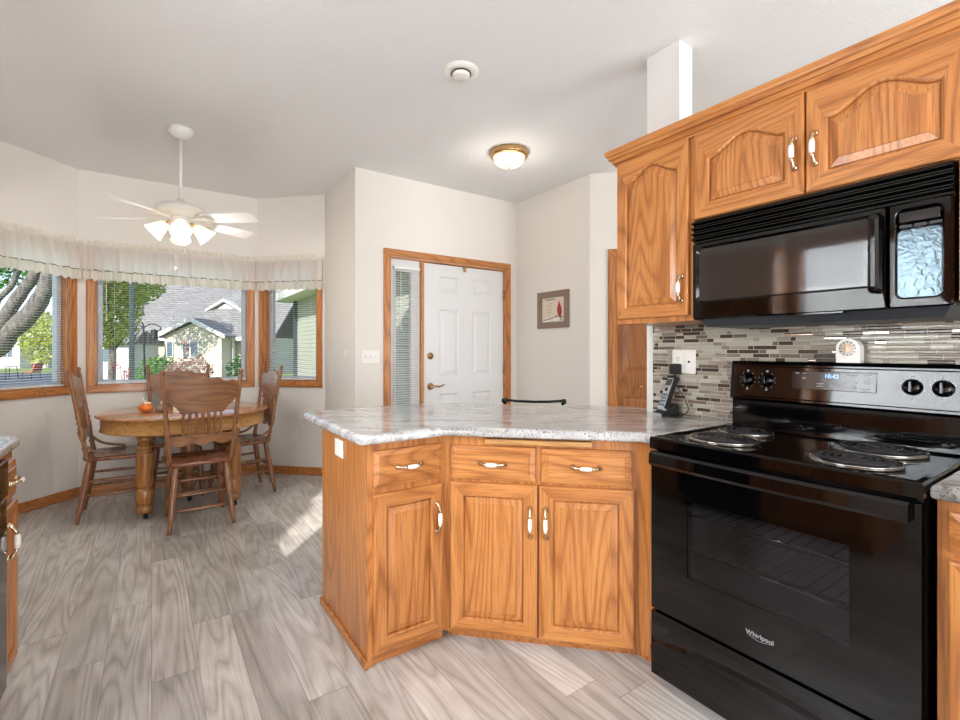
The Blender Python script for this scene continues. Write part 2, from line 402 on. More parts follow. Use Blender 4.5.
# windows: oak casing + vinyl frame + pane ; blinds
def window(n, x, y, rz, a, c, z0, z1, vin=.035, sides=('l', 'r')):
    T = M4(x, y, 0, R(rz)); cw = .058
    b = MB(T)
    b.box(a-cw, c+cw, -.018, 0, z0-cw, z0, bev=.004); b.box(a-cw, c+cw, -.018, 0, z1, z1+cw, 0, bev=.004)
    b.box(a-cw, a, -.018, 0, z0, z1, bev=.004, m=1); b.box(c, c+cw, -.018, 0, z0, z1, m=1, bev=.004)
    b.box(a-cw+.012, c+cw-.012, -.024, -.018, z0-cw+.012, z0-.014, bev=.003)
    b.box(a-cw+.012, a-.014, -.024, -.018, z0, z1, m=1, bev=.003); b.box(c+.014, c+cw-.012, -.024, -.018, z0, z1, m=1, bev=.003)
    j = .012  # jamb lining
    b.box(a, c, 0, .09, z0, z0+j); b.box(a, c, 0, .09, z1-j, z1); b.box(a, a+j, 0, .09, z0, z1, m=1); b.box(c-j, c, 0, .09, z0, z1, m=1)
    w = S(b.build('window_%d' % n, ['oak_h', 'oak']))
    b = MB(T); a2, c2, l2, h2 = a+j, c-j, z0+j, z1-j
    for q in ((a2, c2, l2, l2+vin), (a2, c2, h2-vin, h2), (a2, a2+vin, l2+vin, h2-vin), (c2-vin, c2, l2+vin, h2-vin)): b.box(q[0], q[1], .06, .11, q[2], q[3], bev=.004)
    S(b.build('window_frame', 'vinyl', w))
    S(MB(T).box(a2+vin, c2-vin, .085, .089, l2+vin, h2-vin).build('window_pane', 'pane', w))
    return w
window(1, -1.032, 4.74, 45, .085, .66, .925, 2.08)
window(2, -.508, 5.264, 0, .109, 1.309, .925, 2.08)
window(3, .886, 5.264, -45, .085, .66, .925, 2.08)
window(4, -1.035, -2.6, 90, 3.4, 4.45, 1.12, 2.15)
window(5, 4.49, -2.6, 180, .2, 1.8, .45, 2.15)
window(6, 4.49, -2.6, 180, 3.0, 5.2, .05, 2.12)

def blind(x, y, rz, a, c, z0, z1, label, tilt=0, yc=.035, gap=0, sw=.024, pitch=.0205, bottom=True, group=None):
    T = M4(x, y, 0, R(rz)); mid = T @ Vector(((a+c)/2, yc, z1))
    r = empty('window_blind', mid, R(rz), label, 'blind', group)
    w = (c-a)/2
    MB().box(-w, w, -.014, .014, -.028, 0, bev=.003).build('headrail', 'blind_white', r)
    b = MB(); z = -.045; ct, st = math.cos(R(tilt)), math.sin(R(tilt)); h = sw/2
    while z > -(z1-z0)+.03:
        q = []
        for s_, cr in ((-1, 0), (0, .0016), (1, 0)):
            q.append((s_*h*ct, z+s_*h*st+cr))
        lo = [[(-w, yy, zz), (w, yy, zz)] for yy, zz in q]
        b.loops(lo, 0, False, False, closed=False, smooth=True); z -= pitch
    b.build('slats', 'slat_white', r, fix=False)
    MB().box(-w, w, -.012, .012, -(z1-z0), -(z1-z0)+.014, bev=.003).build('bottom_rail', 'blind_white', r)
    b = MB()
    for f in (-.72, .72) if w < .45 else (-.8, -.05, .8): b.tube([(f*w, -.013, -.02), (f*w, -.013, -(z1-z0)+.01)], .0008, 4); b.tube([(f*w, .013, -.02), (f*w, .013, -(z1-z0)+.01)], .0008, 4)
    b.build('ladder_cord', 'blind_white', r)
    MB().tube([(-w+.06, -.02, -.02), (-w+.062, -.022, -.55)], .003, 6).lathe([(.001, -.57), (.007, -.565), (.006, -.55), (.002, -.545)], (-w+.062, -.022, 0), 8).build('tilt_wand', 'white_plastic', r)
    return r
G = 'mini blinds in the bay windows'
blind(-1.032, 4.74, 45, .10, .645, .94, 2.06, 'white mini blind in the left bay window, tree limbs showing through it', tilt=9, group=G)
blind(-.508, 5.264, 0, .124, 1.294, .94, 2.06, 'wide open white mini blind in the centre window facing the grey roofed house', tilt=0, group=G)
blind(.886, 5.264, -45, .10, .645, .94, 2.06, 'narrow white mini blind in the right bay window behind the right hand chair', tilt=10, group=G)
blind(-1.035, -2.6, 90, 3.42, 4.43, 1.14, 2.13, 'white mini blind over the sink side window, seen in the microwave', tilt=36)

# valances
def valance(x, y, rz, L, label, e0=.0, e1=.0):
    T = M4(x, y, 0, R(rz)); r = empty('valance', T @ Vector((L/2, -.05, 2.14)), R(rz), label, 'valance', 'ruffled valances round the bay')
    x0, x1 = -L/2+e0, L/2-e1; n = int((x1-x0)/.006); ph = random.uniform(0, 9)
    def wav(xx, amp, f): return amp*(math.sin(xx*f+ph)*.6+math.sin(xx*f*1.7+2+ph)*.4+.25*math.sin(xx*f*.37))
    def strip(rows, f, name, mt, bases=0):
        b = MB(); lps = []
        for z, amp, yo, zw in rows:
            lps.append([(x0+(x1-x0)*i/n, yo+wav(x0+(x1-x0)*i/n, amp, f), z+zw*math.sin((x0+(x1-x0)*i/n)*f*.9+1)*.5+zw*.4*math.sin((x0+(x1-x0)*i/n)*f*2.3)) for i in range(n+1)])
        b.loops(lps, 0, False, False, closed=False, smooth=True); return b.build(name, mt, r, fix=False)
    strip([(.032, .012, -.004, .014), (.012, .007, -.004, 0), (0, .003, -.004, 0)], 160, 'header_ruffle', 'ruffle_cloth')
    strip([(0, .003, -.004, 0), (-.018, .003, -.004, 0), (-.03, .008, -.006, 0), (-.12, .022, -.016, 0), (-.225, .028, -.024, .004)], 70, 'gathered_panel', 'sheer_cloth')
    strip([(-.222, .028, -.027, .004), (-.229, .028, -.030, .005)], 70, 'trim_cord', 'green_trim')
    strip([(-.226, .02, -.018, .004), (-.26, .02, -.026, 0), (-.308, .024, -.03, .014)], 90, 'bottom_ruffle', 'ruffle_cloth')
    MB().tube([(x0, .012, -.009), (x1, .012, -.009)], .006, 8).build('rod', 'white_plastic', r)
valance(-1.032, 4.74, 45, .741, 'cream ruffled valance across the left bay window', 0, .035)
valance(-.508, 5.264, 0, 1.394, 'widest cream ruffled valance, across the centre window behind the fan', .035, .035)
valance(.886, 5.264, -45, .741, 'cream ruffled valance over the right bay window', .035, .0)

# panel slab (door with recessed raised panels)
def panel_slab(w, h, t, panels, mt, fl=.012, dep=.007):
    b = MB(); xs = sorted({0, w}|{p[0] for p in panels}|{p[1] for p in panels}); zs = sorted({0, h}|{p[2] for p in panels}|{p[3] for p in panels})
    for a, c in zip(xs, xs[1:]):
        for e, f in zip(zs, zs[1:]):
            if any(p[0] <= a and p[1] >= c and p[2] <= e and p[3] >= f for p in panels): continue
            b.face([b._v(q) for q in ((a, 0, e), (c, 0, e), (c, 0, f), (a, 0, f))])
    for a, c, e, f in panels:
        L_ = []
        for i, y in ((0, 0), (.004, .002), (fl, dep), (fl+.006, dep), (fl+.03, .0015), (fl+.032, .001)): L_.append([(a+i, y, e+i), (c-i, y, e+i), (c-i, y, f-i), (a+i, y, f-i)])
        b.loops(L_, 0, False, True)
    o = [(0, 0), (w, 0), (w, h), (0, h)]
    b.loops([[(x, 0, z) for x, z in o], [(x, t, z) for x, z in o]], 0, False, True)
    bmesh.ops.remove_doubles(b.bm, verts=b.bm.verts[:], dist=1e-5)
    return b
# entry door with sidelight
DT = M4(1.411, 3.886, 0, 0)
b = MB(DT); x0, x1, zt = .25, 1.651, 2.127; cw = .062
b.box(x0, x0+cw, -.018, 0, 0, zt-cw, bev=.004); b.box(x1-cw, x1, -.018, 0, 0, zt-cw, bev=.004); b.box(x0, x1, -.018, 0, zt-cw, zt, m=1, bev=.004)
b.box(x0+.014, x0+cw-.012, -.024, -.018, 0, zt-cw, bev=.003); b.box(x1-cw+.012, x1-.014, -.024, -.018, 0, zt-cw, bev=.003); b.box(x0+.014, x1-.014, -.024, -.018, zt-cw+.012, zt-.014, m=1, bev=.003)
b.box(.313, .322, 0, .12, 0, 2.063); b.box(1.576, 1.588, 0, .12, 0, 2.063); b.box(.322, 1.576, 0, .12, 2.05, 2.063, m=1)
b.box(.618, .648, -.004, .10, 0, 2.05, bev=.003)
dr = S(b.build('door_1', ['oak', 'oak_h']))
P6 = [(.172, .39, 1.62+.155, 1.925), (.547, .772, 1.775, 1.925), (.172, .39, .983, 1.615), (.547, .772, .983, 1.615), (.172, .39, .22, .817), (.547, .772, .22, .817)]
sl = panel_slab(.925, 2.035, .045, P6, 'door_white', fl=.014, dep=.012); xf(sl, M4(2.062, 3.886+.022, .01)); slab = S(sl.build('door_slab', 'door_white', dr))
b = MB(DT)
for z in (1.805, 1.044, .25): b.box(1.573, 1.586, -.002, .02, z-.05, z+.05); b.tube([(1.5725, .012, z-.05), (1.5725, .012, z+.05)], .006, 8)
S(b.build('hinge', 'brass', dr))
b = MB(M4(2.137, 3.908, 1.183)); b.lathe([(.0, 0), (.032, 0), (.033, -.006), (.026, -.012), (.02, -.014), (.02, -.020), (.0, -.021)], (0, 0, 0), 20, axis='Y'); b.box(-.004, .004, -.034, -.018, -.014, .014, bev=.002)
S(b.build('deadbolt', 'brass', dr))
b = MB(M4(2.137, 3.908, .90)); b.lathe([(0, 0), (.032, 0), (.033, -.005), (.022, -.012), (.013, -.02), (.012, -.05), (.0, -.052)], (0, 0, 0), 20, axis='Y')
b.tube([(0, -.045, 0), (.03, -.05, .004), (.065, -.05, -.004), (.10, -.048, .008), (.128, -.046, .014)], [.010, .009, .008, .007, .005], 8); S(b.build('lever_handle', 'brass', dr))
S(MB(DT).box(1.09, 1.106, -.012, .022, 1.995, 2.05, bev=.003).build('door_catch', 'brass', dr))
b = MB(DT)
for q in ((.322, .372, 0, 2.05), (.53, .618, 0, 2.05), (.372, .53, 1.946, 2.05), (.372, .53, 0, .30)): b.box(q[0], q[1], .03, .07, q[2], q[3])
for q in ((.366, .378, .294, 1.952), (.524, .536, .294, 1.952), (.378, .524, 1.94, 1.952), (.378, .524, .294, .306)): b.box(q[0], q[1], .022, .03, q[2], q[3], bev=.002)
S(b.build('sidelight_frame', 'door_white', dr)); S(MB(DT).box(.372, .53, .048, .052, .30, 1.946).build('sidelight_pane', 'pane', dr))
r_ = blind(1.411, 3.886, 0, .35, .606, .35, 1.985, 'narrow white mini blind on the sidelight next to the white entry door', tilt=24, yc=.005, sw=.022)

# closet door
CT = M4(3.147, 2.873, 0, R(-45))
b = MB(CT); b.box(.154, .222, -.018, 0, 0, 2.04, bev=.004); b.box(.98, 1.048, -.018, 0, 0, 2.04, bev=.004); b.box(.154, 1.048, -.018, 0, 2.04, 2.108, m=1, bev=.004); b.box(.222, .234, 0, .1, 0, 2.04); b.box(.968, .98, 0, .1, 0, 2.04)
b.box(.168, .208, -.024, -.018, 0, 2.04, bev=.003)
cd = S(b.build('door_2', ['oak', 'oak_h']))
for k in range(2):
    s_ = panel_slab(.365, 2.02, .03, [(.05, .315, 1.041, 1.95), (.05, .315, .12, .826)], 'closet_oak'); xf(s_, M4(0, 0, .01)); o = S(s_.build('door_leaf', 'closet_oak', cd)); o.matrix_local = CT @ M4(.236+k*.368, .015, 0)
S(MB(CT).lathe([(0, -.028), (.010, -.027), (.016, -.02), (.012, -.008), (.007, 0), (.007, .012)], (.424, .005, .925), 14, axis='Y').build('door_knob', 'oak', cd))

# ------------------------------------------------------------------ cabinet parts (local: x right, y into, z up, face frame at y=0)
def pull(parent, x, z, vert=True, L=.115, y=-.02):
    b = MB(); h = L/2
    P = (lambda a, d: (x, y-d, z+a)) if vert else (lambda a, d: (x+a, y-d, z))
    for s_ in (-1, 1):
        b.tube([P(s_*h*1.0, -.001), P(s_*h*1.0, .006), P(s_*h*.97, .010)], [.0125, .010, .006], 10)
        b.tube([P(s_*(h+.008), .003), P(s_*h, .008), P(s_*h*.82, .016), P(s_*h*.6, .023), P(s_*h*.42, .026)], [.003, .009, .0062, .0052, .0068], 8)
    b.tube([P(-h*.44, .026), P(-h*.38, .026), P(-h*.2, .0268), P(0, .027), P(h*.2, .0268), P(h*.38, .026), P(h*.44, .026)], [.006, .0078, .009, .0094, .009, .0078, .006], 12, m=1)
    return b.build('handle', ['brass_light', 'ceramic'], parent)
def raised(parent, name, x, z, w, h, fw=.055, arch=0, t=.02, hside=None, hz=None, mt='oak', mth='oak_h', L=.115):
    """raised-panel door; outer rectangle x..x+w, z..z+h ; back at y=0, front at y=-t"""
    NA = 22 if arch else 1
    def loop(i, y, ar):
        pts = [(x+i, y, z+i), (x+w-i, y, z+i)]
        for k in range(NA+1):
            f = 1-k/NA; xx = x+i+(w-2*i)*f; zz = z+h-i
            if ar:
                zz -= ar*(1-(0.5-0.5*math.cos(2*PI*f)))
            pts.append((xx, y, zz))
        return pts
    b = MB(); n = len(loop(0, 0, 0))
    def mi(i): return 1 if (i == 0 or 2 <= i < n-1) else 0
    A = arch
    outer = [loop(0, 0, 0), loop(0, -t+.005, 0), loop(.002, -t+.0015, 0), loop(.006, -t, 0), loop(fw, -t, A)]
    b.loops(outer, mi, False, False)
    b.loops([loop(fw, -t, A), loop(fw+.003, -t+.001, A), loop(fw+.007, -t+.005, A), loop(fw+.008, -t+.014, A), loop(fw+.011, -t+.014, A)], 0, False, False)
    b.loops([loop(fw+.011, -t+.014, A), loop(fw+.012, -t+.010, A), loop(fw+.036, -t+.004, A), loop(fw+.037, -t+.001, A)], 0, False, True)
    bmesh.ops.remove_doubles(b.bm, verts=b.bm.verts[:], dist=1e-5)
    b.bm.faces.ensure_lookup_table()
    o = b.build(name, [mt, mth], parent)
    if hside: pull(o, x+(.028 if hside == 'l' else w-.028), hz, True, L, y=-t)
    return o
def drawer(parent, x, z, w, h, t=.02, hand=True):
    b = MB()
    def loop(i, y): return [(x+i, y, z+i), (x+w-i, y, z+i), (x+w-i, y, z+h-i), (x+i, y, z+h-i)]
    b.loops([loop(0, 0), loop(0, -t+.010), loop(.002, -t+.007), loop(.006, -t+.006), loop(.022, -t+.0015), loop(.025, -t+.003), loop(.028, -t)], 0, False, True)
    o = b.build('drawer', ['oak_h'], parent)
    if hand: pull(o, x+w/2, z+h/2, False, .105, y=-t)
    return o

# peninsula end cabinet
c1 = empty('base_cabinet', (.687, 1.765, 0), 0, 'honey oak base cabinet with one door at the free end of the peninsula', 'cabinet')
b = MB(); b.box(0, .348, .0, .581, .04, .875); b.box(0, .02, 0.0, .581, 0, .04); b.box(.02, .348, .025, .56, 0, .04)
b.build('body', ['oak'], c1)
MB().box(-.012, 0, -.01, .59, 0, .035, bev=.004).box(-.012, .345, .012, .025, 0, .034, bev=.003).build('shoe_molding', 'oak_h', c1)
drawer(c1, .022, .698, .306, .145); raised(c1, 'door', .022, .055, .306, .618, fw=.05, hside='r', hz=.535)
tag(MB(M4(.687, 2.08, 0, 0)).box(-.006, 0, -.045, .06, .765, .842, bev=.003).box(-.008, -.005, -.02, .035, .782, .825, bev=.003).build('wall_outlet', 'white_plastic'), 'white outlet plate on the oak end panel of the peninsula', 'outlet')
# diagonal cabinet
c2 = empty('base_cabinet', (1.035, 1.765, 0), R(-45), 'wide honey oak base cabinet with two doors on the angled run beside the stove', 'cabinet')
inv = (Matrix.Translation((1.035, 1.765, 0)) @ Matrix.Rotation(R(-45), 4, 'Z')).inverted()
def lp(pts): return [tuple((inv @ Vector((x, y, 0)))[:2]) for x, y in pts]
b = MB(); b.prism(lp([(1.036, 1.765), (1.60, 1.20), (1.60, 1.104), (2.13, 1.104), (2.13, 1.57), (1.36, 2.34), (1.036, 2.34)]), .035, .875)
b.prism(lp([(1.065, 1.785), (1.625, 1.225), (1.625, 1.13), (2.1, 1.13), (2.1, 1.55), (1.35, 2.3), (1.065, 2.3)]), 0, .035)
b.build('body', ['oak'], c2)
drawer(c2, .030, .692, .358, .142); drawer(c2, .412, .692, .358, .142)
raised(c2, 'door', .028, .052, .368, .628, fw=.052, hside='r', hz=.528); raised(c2, 'door', .402, .052, .376, .628, fw=.052, hside='l', hz=.528)
MB().box(.18, .615, -.042, .3, .848, .868, bev=.004).build('cutting_board', 'board_oak', c2)['label'] = 'pale pull-out board edge under the counter'

# counters with rounded edges
def counter(poly, name, z0, z1, mt, label, r=.017):
    def inset(pl, d):
        n = len(pl); out = []
        for i in range(n):
            p0, p1, p2 = Vector(pl[i-1]), Vector(pl[i]), Vector(pl[(i+1) % n])
            a = (p1-p0).normalized(); c = (p2-p1).normalized(); na = Vector((-a.y, a.x)); nc = Vector((-c.y, c.x))
            k = (na+nc); k = k/(k.dot(na)) if k.length > 1e-6 else na
            out.append(tuple(p1+k*d))
        return out
    b = MB(); L_ = []
    for k in range(6):
        a = PI/2*k/5; L_.append([(x, y, z0+r*.6*(1-math.sin(a))) for x, y in inset(poly, r*.6*(1-math.cos(a)))])
    L_ = [[(x, y, z0) for x, y in inset(poly, r*.6)]] + [[(x, y, z0+r*.6*(1-math.cos(PI/2*k/4))) for x, y in inset(poly, r*.6*(1-math.sin(PI/2*k/4)))] for k in range(5)]
    L_ += [[(x, y, z1-r+r*math.sin(PI/2*k/5)) for x, y in inset(poly, r*(1-math.cos(PI/2*k/5)))] for k in range(6)]
    b.loops(L_, 0, True, True)
    for f in b.bm.faces:
        if len(f.verts) == 4 and abs(f.normal.z) < 2: f.smooth = True
    o = b.build(name, mt); return tag(o, label, 'countertop')
def rc(poly, i, r, n=4):
    p0, p1, p2 = Vector(poly[i-1]), Vector(poly[i]), Vector(poly[(i+1) % len(poly)])
    a = p1+(p0-p1).normalized()*r; c = p1+(p2-p1).normalized()*r
    return [tuple((a*(1-t)**2)+(p1*2*t*(1-t))+(c*t*t)) for t in [k/n for k in range(n+1)]]
PL = [(.640, 1.718), (1.015, 1.718), (1.56, 1.175), (1.56, 1.103), (2.141, 1.103), (2.141, 1.572), (2.266, 1.572), (2.266, 1.74), (1.426, 2.58), (.640, 2.58)]
poly = rc(PL, 0, .03)+[PL[1]]+PL[2:8]+rc(PL, 8, .05)+rc(PL, 9, .06)
counter(poly, 'countertop', .876, .915, 'laminate', 'grey marbled laminate countertop on the angled peninsula')
counter([(1.548, -1.0), (2.141, -1.0), (2.141, .328), (1.548, .328)], 'countertop', .876, .915, 'laminate', 'grey marbled countertop piece right of the black stove')
LP_ = [(-.405, 1.0), (-.405, 2.478), (-1.033, 2.478), (-1.033, 1.0)]
counter([LP_[0]]+rc(LP_, 1, .035)+LP_[2:], 'countertop', .876, .915, 'laminate_left', 'grey marbled countertop corner at the left edge of the room')

# right base cabinet
c3 = empty('base_cabinet', (1.60, .326, 0), R(-90), 'oak base cabinet right of the black stove, cut by the frame', 'cabinet')
MB().box(0, .60, 0, .53, .07, .875).box(0, .6, .05, .53, 0, .07).build('body', 'oak', c3)
drawer(c3, .022, .745, .5, .1); raised(c3, 'door', .022, .10, .5, .628)
# left cabinet + dishwasher
c4 = empty('base_cabinet', (-.43, 2.235, 0), R(90), 'narrow oak base cabinet under the left countertop end', 'cabinet')
MB().box(0, .235, 0, .58, .075, .875).box(0, .235, .05, .58, 0, .075).build('body', 'oak', c4)
drawer(c4, .02, .70, .195, .135); raised(c4, 'door', .02, .10, .195, .585, fw=.04, hside='l', hz=.57)
dw = empty('dishwasher', (-.43, 1.63, 0), R(90), 'black dishwasher edge next to the left oak cabinet', 'dishwasher')
MB().box(0, .6, -.005, .56, .08, .873, bev=.004).box(0, .6, .04, .5, 0, .08).build('body', 'black_satin', dw)
MB().box(.003, .597, -.03, -.005, .1, .74, bev=.006).build('door', 'black_gloss', dw)
MB().box(.003, .597, -.034, -.005, .745, .87, bev=.006).build('control_panel', 'black_gloss', dw)
c5 = empty('base_cabinet', (-.43, 1.0, 0), R(90), 'oak base cabinet left of the dishwasher on the sink side', 'cabinet')
MB().box(0, .625, 0, .58, .075, .875).box(0, .625, .05, .58, 0, .075).build('body', 'oak', c5)
raised(c5, 'door', .02, .1, .29, .585); raised(c5, 'door', .315, .1, .29, .585); drawer(c5, .02, .70, .585, .135)

# ------------------------------------------------------------------ upper cabinets
u1 = empty('wall_cabinet', (1.83, 1.49, 1.372), R(-90), 'narrow oak wall cabinet with one arched door at the left end', 'cabinet')
MB().box(-.006, .388, 0, .315, -.014, .758).build('body', 'oak', u1)
raised(u1, 'door', .006, .008, .362, .728, fw=.048, arch=.055, hside='r', hz=.12, L=.1)
u2 = empty('wall_cabinet', (1.83, 1.10, 1.76), R(-90), 'oak wall cabinet with two arched doors above the microwave', 'cabinet')
MB().box(0, .808, 0, .315, 0, .37).build('body', 'oak', u2)
raised(u2, 'door', .004, .004, .396, .345, fw=.055, arch=.055, hside='r', hz=.148, L=.1)
raised(u2, 'door', .405, .004, .396, .345, fw=.055, arch=.055, hside='l', hz=.145, L=.1)
u3 = empty('wall_cabinet', (1.83, .29, 1.372), R(-90), 'oak wall cabinet right of the microwave, only a sliver visible', 'cabinet')
MB().box(0, .5, 0, .315, 0, .758).box(-.038, 0, 0.0, .315, 0, .386).build('body', 'oak', u3)
raised(u3, 'door', .01, .008, .44, .728, arch=.055)
# crown
b = MB()
prof = [(0, 2.108), (-.012, 2.108), (-.012, 2.117), (-.020, 2.119), (-.026, 2.130), (-.026, 2.135), (-.035, 2.137), (-.037, 2.150), (-.044, 2.153), (-.048, 2.162), (-.048, 2.178), (0, 2.178)]
L_ = []
for px, py, ex, ey in ((2.149, 1.49, 0, 1), (1.83, 1.49, 1, 1), (1.83, -.25, 1, 0)): L_.append([(px+q*ex, py-q*ey*.9, z) for q, z in prof])
b.loops(L_, 0, True, True); S_ = b.build('crown_molding', 'oak_y'); tag(S_, 'stepped oak crown molding along the top of the wall cabinets', 'molding')

for k_, (yy, wd_) in enumerate(((1.90, .62), (-.30, .95), (-1.4, 1.0))):
    u_ = empty('wall_cabinet', (-.72, yy, 1.372), R(90), ('oak wall cabinet over the left countertop, next to the sink window', 'oak wall cabinet on the sink side beyond the sink window', 'oak wall cabinet at the rear end of the sink side')[k_], 'cabinet')
    MB().box(0, wd_, 0, .312, 0, .758).build('body', 'oak', u_)
    raised(u_, 'door', .008, .008, wd_/2-.012, .728, arch=.055); raised(u_, 'door', wd_/2+.004, .008, wd_/2-.012, .728, arch=.055)

# ------------------------------------------------------------------ microwave (local, front plane of doors at y=0)
mw = empty('microwave', (1.80, 1.097, 1.355), R(-90), 'black over-the-range microwave above the stove', 'microwave')
W_ = .762
b = MB(); b.box(0, W_, .03, .345, .02, .403, bev=.003); b.prism([(0, .03), (W_, .03), (W_, .32), (0, .32)], .008, .02)
b.loops([[(.0, .02, .02), (W_, .02, .02), (W_, .345, .02), (0, .345, .02)], [(.03, .06, -.025), (W_-.03, .06, -.025), (W_-.03, .33, -.025), (.03, .33, -.025)]], 1)
b.build('body', ['black_satin', 'grey_plastic'], mw)
b = MB(); b.box(0, W_, .012, .03, .312, .403)
for k in range(4):
    z = .322+k*.0215
    b.loops([[(0.0, .012, z-.004), (0, -.006, z+.001), (0, -.006, z+.005), (0, .012, z+.014)], [(W_, .012, z-.004), (W_, -.006, z+.001), (W_, -.006, z+.005), (W_, .012, z+.014)]])
b.build('vent_grille', 'black_gloss', mw)
b = MB(); dw_ = .620
def rr(x0, x1, z0, z1, r, y, n=5):
    pts = []
    for cx, cz, a0 in ((x1-r, z0+r, -PI/2), (x1-r, z1-r, 0), (x0+r, z1-r, PI/2), (x0+r, z0+r, PI)):
        for k in range(n+1):
            a = a0+PI/2*k/n; pts.append((cx+r*math.cos(a), y, cz+r*math.sin(a)))
    return pts
def frame_loops(b, outer, steps, m=0, cap=False):
    b.loops([rr(*outer, .004, .03)]+[rr(*(q[:4]), q[4], q[5]) for q in steps], m, False, cap)
frame_loops(b, (.0, dw_, .004, .308), [(.0, dw_, .004, .308, .004, .008), (.004, dw_-.004, .008, .304, .006, .0), (.018, dw_-.015, .07, .292, .02, -.002), (.026, dw_-.028, .078, .284, .018, .008)])
mdo = b.build('door', 'black_gloss', mw)
b = MB(); b.loops([rr(.024, dw_-.026, .076, .286, .018, .009), rr(.05, dw_-.06, .09, .272, .015, .0085)], 0, False, True); b.build('window', 'dark_glass', mdo)
b = MB(); hx = .598
b.loops([rr(hx-.019, hx+.017, .052, .288, .015, .002), rr(hx-.019, hx+.017, .050, .290, .015, -.022), rr(hx-.014, hx+.012, .056, .284, .012, -.036), rr(hx-.006, hx+.004, .07, .27, .004, -.04)], 0, True, True); b.build('handle', 'black_gloss', mdo)
b = MB(); frame_loops(b, (dw_+.003, W_, .004, .308), [(dw_+.003, W_, .004, .308, .004, .008), (dw_+.007, W_-.004, .008, .304, .006, .0), (dw_+.018, W_-.018, .028, .292, .02, -.001), (dw_+.022, W_-.022, .032, .288, .018, .004)])
mcp = b.build('control_panel', 'black_gloss', mw)
m = mat('keypad_film', (92, 106, 114), .12, .85); t = NT(m); t.bump(t.noise(t.coord(), 55, 3, 1.2), .22, .004)
b = MB(); b.loops([rr(dw_+.021, W_-.021, .031, .232, .016, .0045), rr(dw_+.024, W_-.024, .034, .229, .014, .003)], 0, False, True); b.build('keypad', 'keypad_film', mcp)
MB().box(dw_+.026, W_-.026, .0, .006, .25, .282, bev=.003).build('display', 'control_glass', mcp)
b = MB()
for k in range(3): b.box(dw_+.028+k*.033, dw_+.054+k*.033, .0, .006, .236, .244, bev=.001)
b.build('button_row', 'grey_plastic', mcp)
MB().box(.35, .51, .0, .03, -.0, .004).build('lower_lip', 'black_gloss', mw)

# ------------------------------------------------------------------ stove (local origin at front-left of cooktop, front plane y=0)
st = empty('electric_range', (1.531, 1.099, 0), R(-90), 'black electric coil range in the middle of the oak cabinets', 'stove')
MB().box(.004, .11, .035, .60, .03, .868).box(.652, .758, .035, .60, .03, .868).box(.11, .652, .035, .60, .03, .38).box(.11, .652, .035, .60, .78, .868).box(.11, .652, .40, .60, .38, .78).box(.03, .73, .06, .55, 0, .03).build('body', 'black_satin', st)
b = MB()
b.loops([[(.0, .0, .870), (.762, .0, .870), (.762, .61, .870), (0, .61, .870)], [(-.001, -.003, .876), (.763, -.003, .876), (.763, .61, .876), (-.001, .61, .876)],
         [(-.001, -.003, .908), (.763, -.003, .908), (.763, .61, .908), (-.001, .61, .908)], [(.002, .0, .915), (.76, .0, .915), (.76, .608, .915), (.002, .608, .915)],
         [(.016, .016, .916), (.746, .016, .916), (.746, .50, .916), (.016, .50, .916)], [(.024, .026, .909), (.738, .026, .909), (.738, .492, .909), (.024, .492, .909)]], 0)
b.build('cooktop', 'black_gloss', st)
# door: slab with window hole
b = MB(); w0, w1, z0, z1 = .147, .614, .445, .714
for q in ((.004, w0, .284, .862), (w1, .758, .284, .862), (w0, w1, .284, z0), (w0, w1, z1, .862)): b.box(q[0], q[1], 0, .033, q[2], q[3])
bmesh.ops.remove_doubles(b.bm, verts=b.bm.verts[:], dist=1e-5)
od = b.build('oven_door', 'black_gloss', st)
MB().box(w0, w1, .002, .006, z0, z1).build('oven_window', 'oven_pane', od)
b = MB(); 
b.box(.112, .650, .392, .398, .382, .778); b.box(.112, .650, .04, .392, .382, .388); b.box(.112, .116, .04, .392, .388, .778); b.box(.646, .650, .04, .392, .388, .778); b.build('oven_cavity', 'oven_enamel', st)
b = MB()
for k in range(2):
    zr = .52+k*.13
    b.tube([(.118, .05, zr), (.644, .05, zr)], .003, 6); b.tube([(.118, .36, zr), (.644, .36, zr)], .003, 6)
    for q in range(14): b.tube([(.135+q*.038, .05, zr), (.135+q*.038, .36, zr)], .0018, 4)
b.build('oven_rack', 'chrome', st)
b = MB(); P = []
for k in range(13):
    f = k/12; x = .012+.728*f; bow = .022+.012*math.sin(PI*f)
    P.append([(x, -bow, .815), (x, -bow-.006, .825), (x, -bow-.004, .858), (x, -bow+.006, .866), (x, -bow+.014, .866), (x, -bow+.014, .815)])
b.loops(P, 0, True, True); b.box(.012, .04, -.022, 0, .818, .862); b.box(.71, .74, -.022, 0, .818, .862); b.build('handle', 'black_gloss', od)
text_mesh('brand_lettering', 'Whirlpool', .0195, 'label_grey', od, (.387, -.0012, .3585), (R(90), 0, 0))
MB().tube([(.352, -.0015, .352), (.385, -.0015, .3435), (.424, -.0015, .352)], .0006, 5).build('brand_swoosh', 'label_grey', od)
b = MB()
zs = .272
for k in range(24):
    pass
N_ = 24; top = [(.004+.754*k/N_) for k in range(N_+1)]
rows = []
for zf, yo in ((.04, 0.0), (.12, -.002), ):
    rows.append([(x, yo, zf) for x in top])
def sc(x): f = (x-.004)/.754; return .155+.055*math.sin(PI*f)**.7 if 0 < f < 1 else .155
rows.append([(x, -.004, sc(x)-.012) for x in top]); rows.append([(x, .006, sc(x)) for x in top]); rows.append([(x, .002, sc(x)+.02) for x in top])
rows.append([(x, .0, zs) for x in top]); rows.append([(x, .033, zs) for x in top]); rows.append([(x, .033, .04) for x in top])
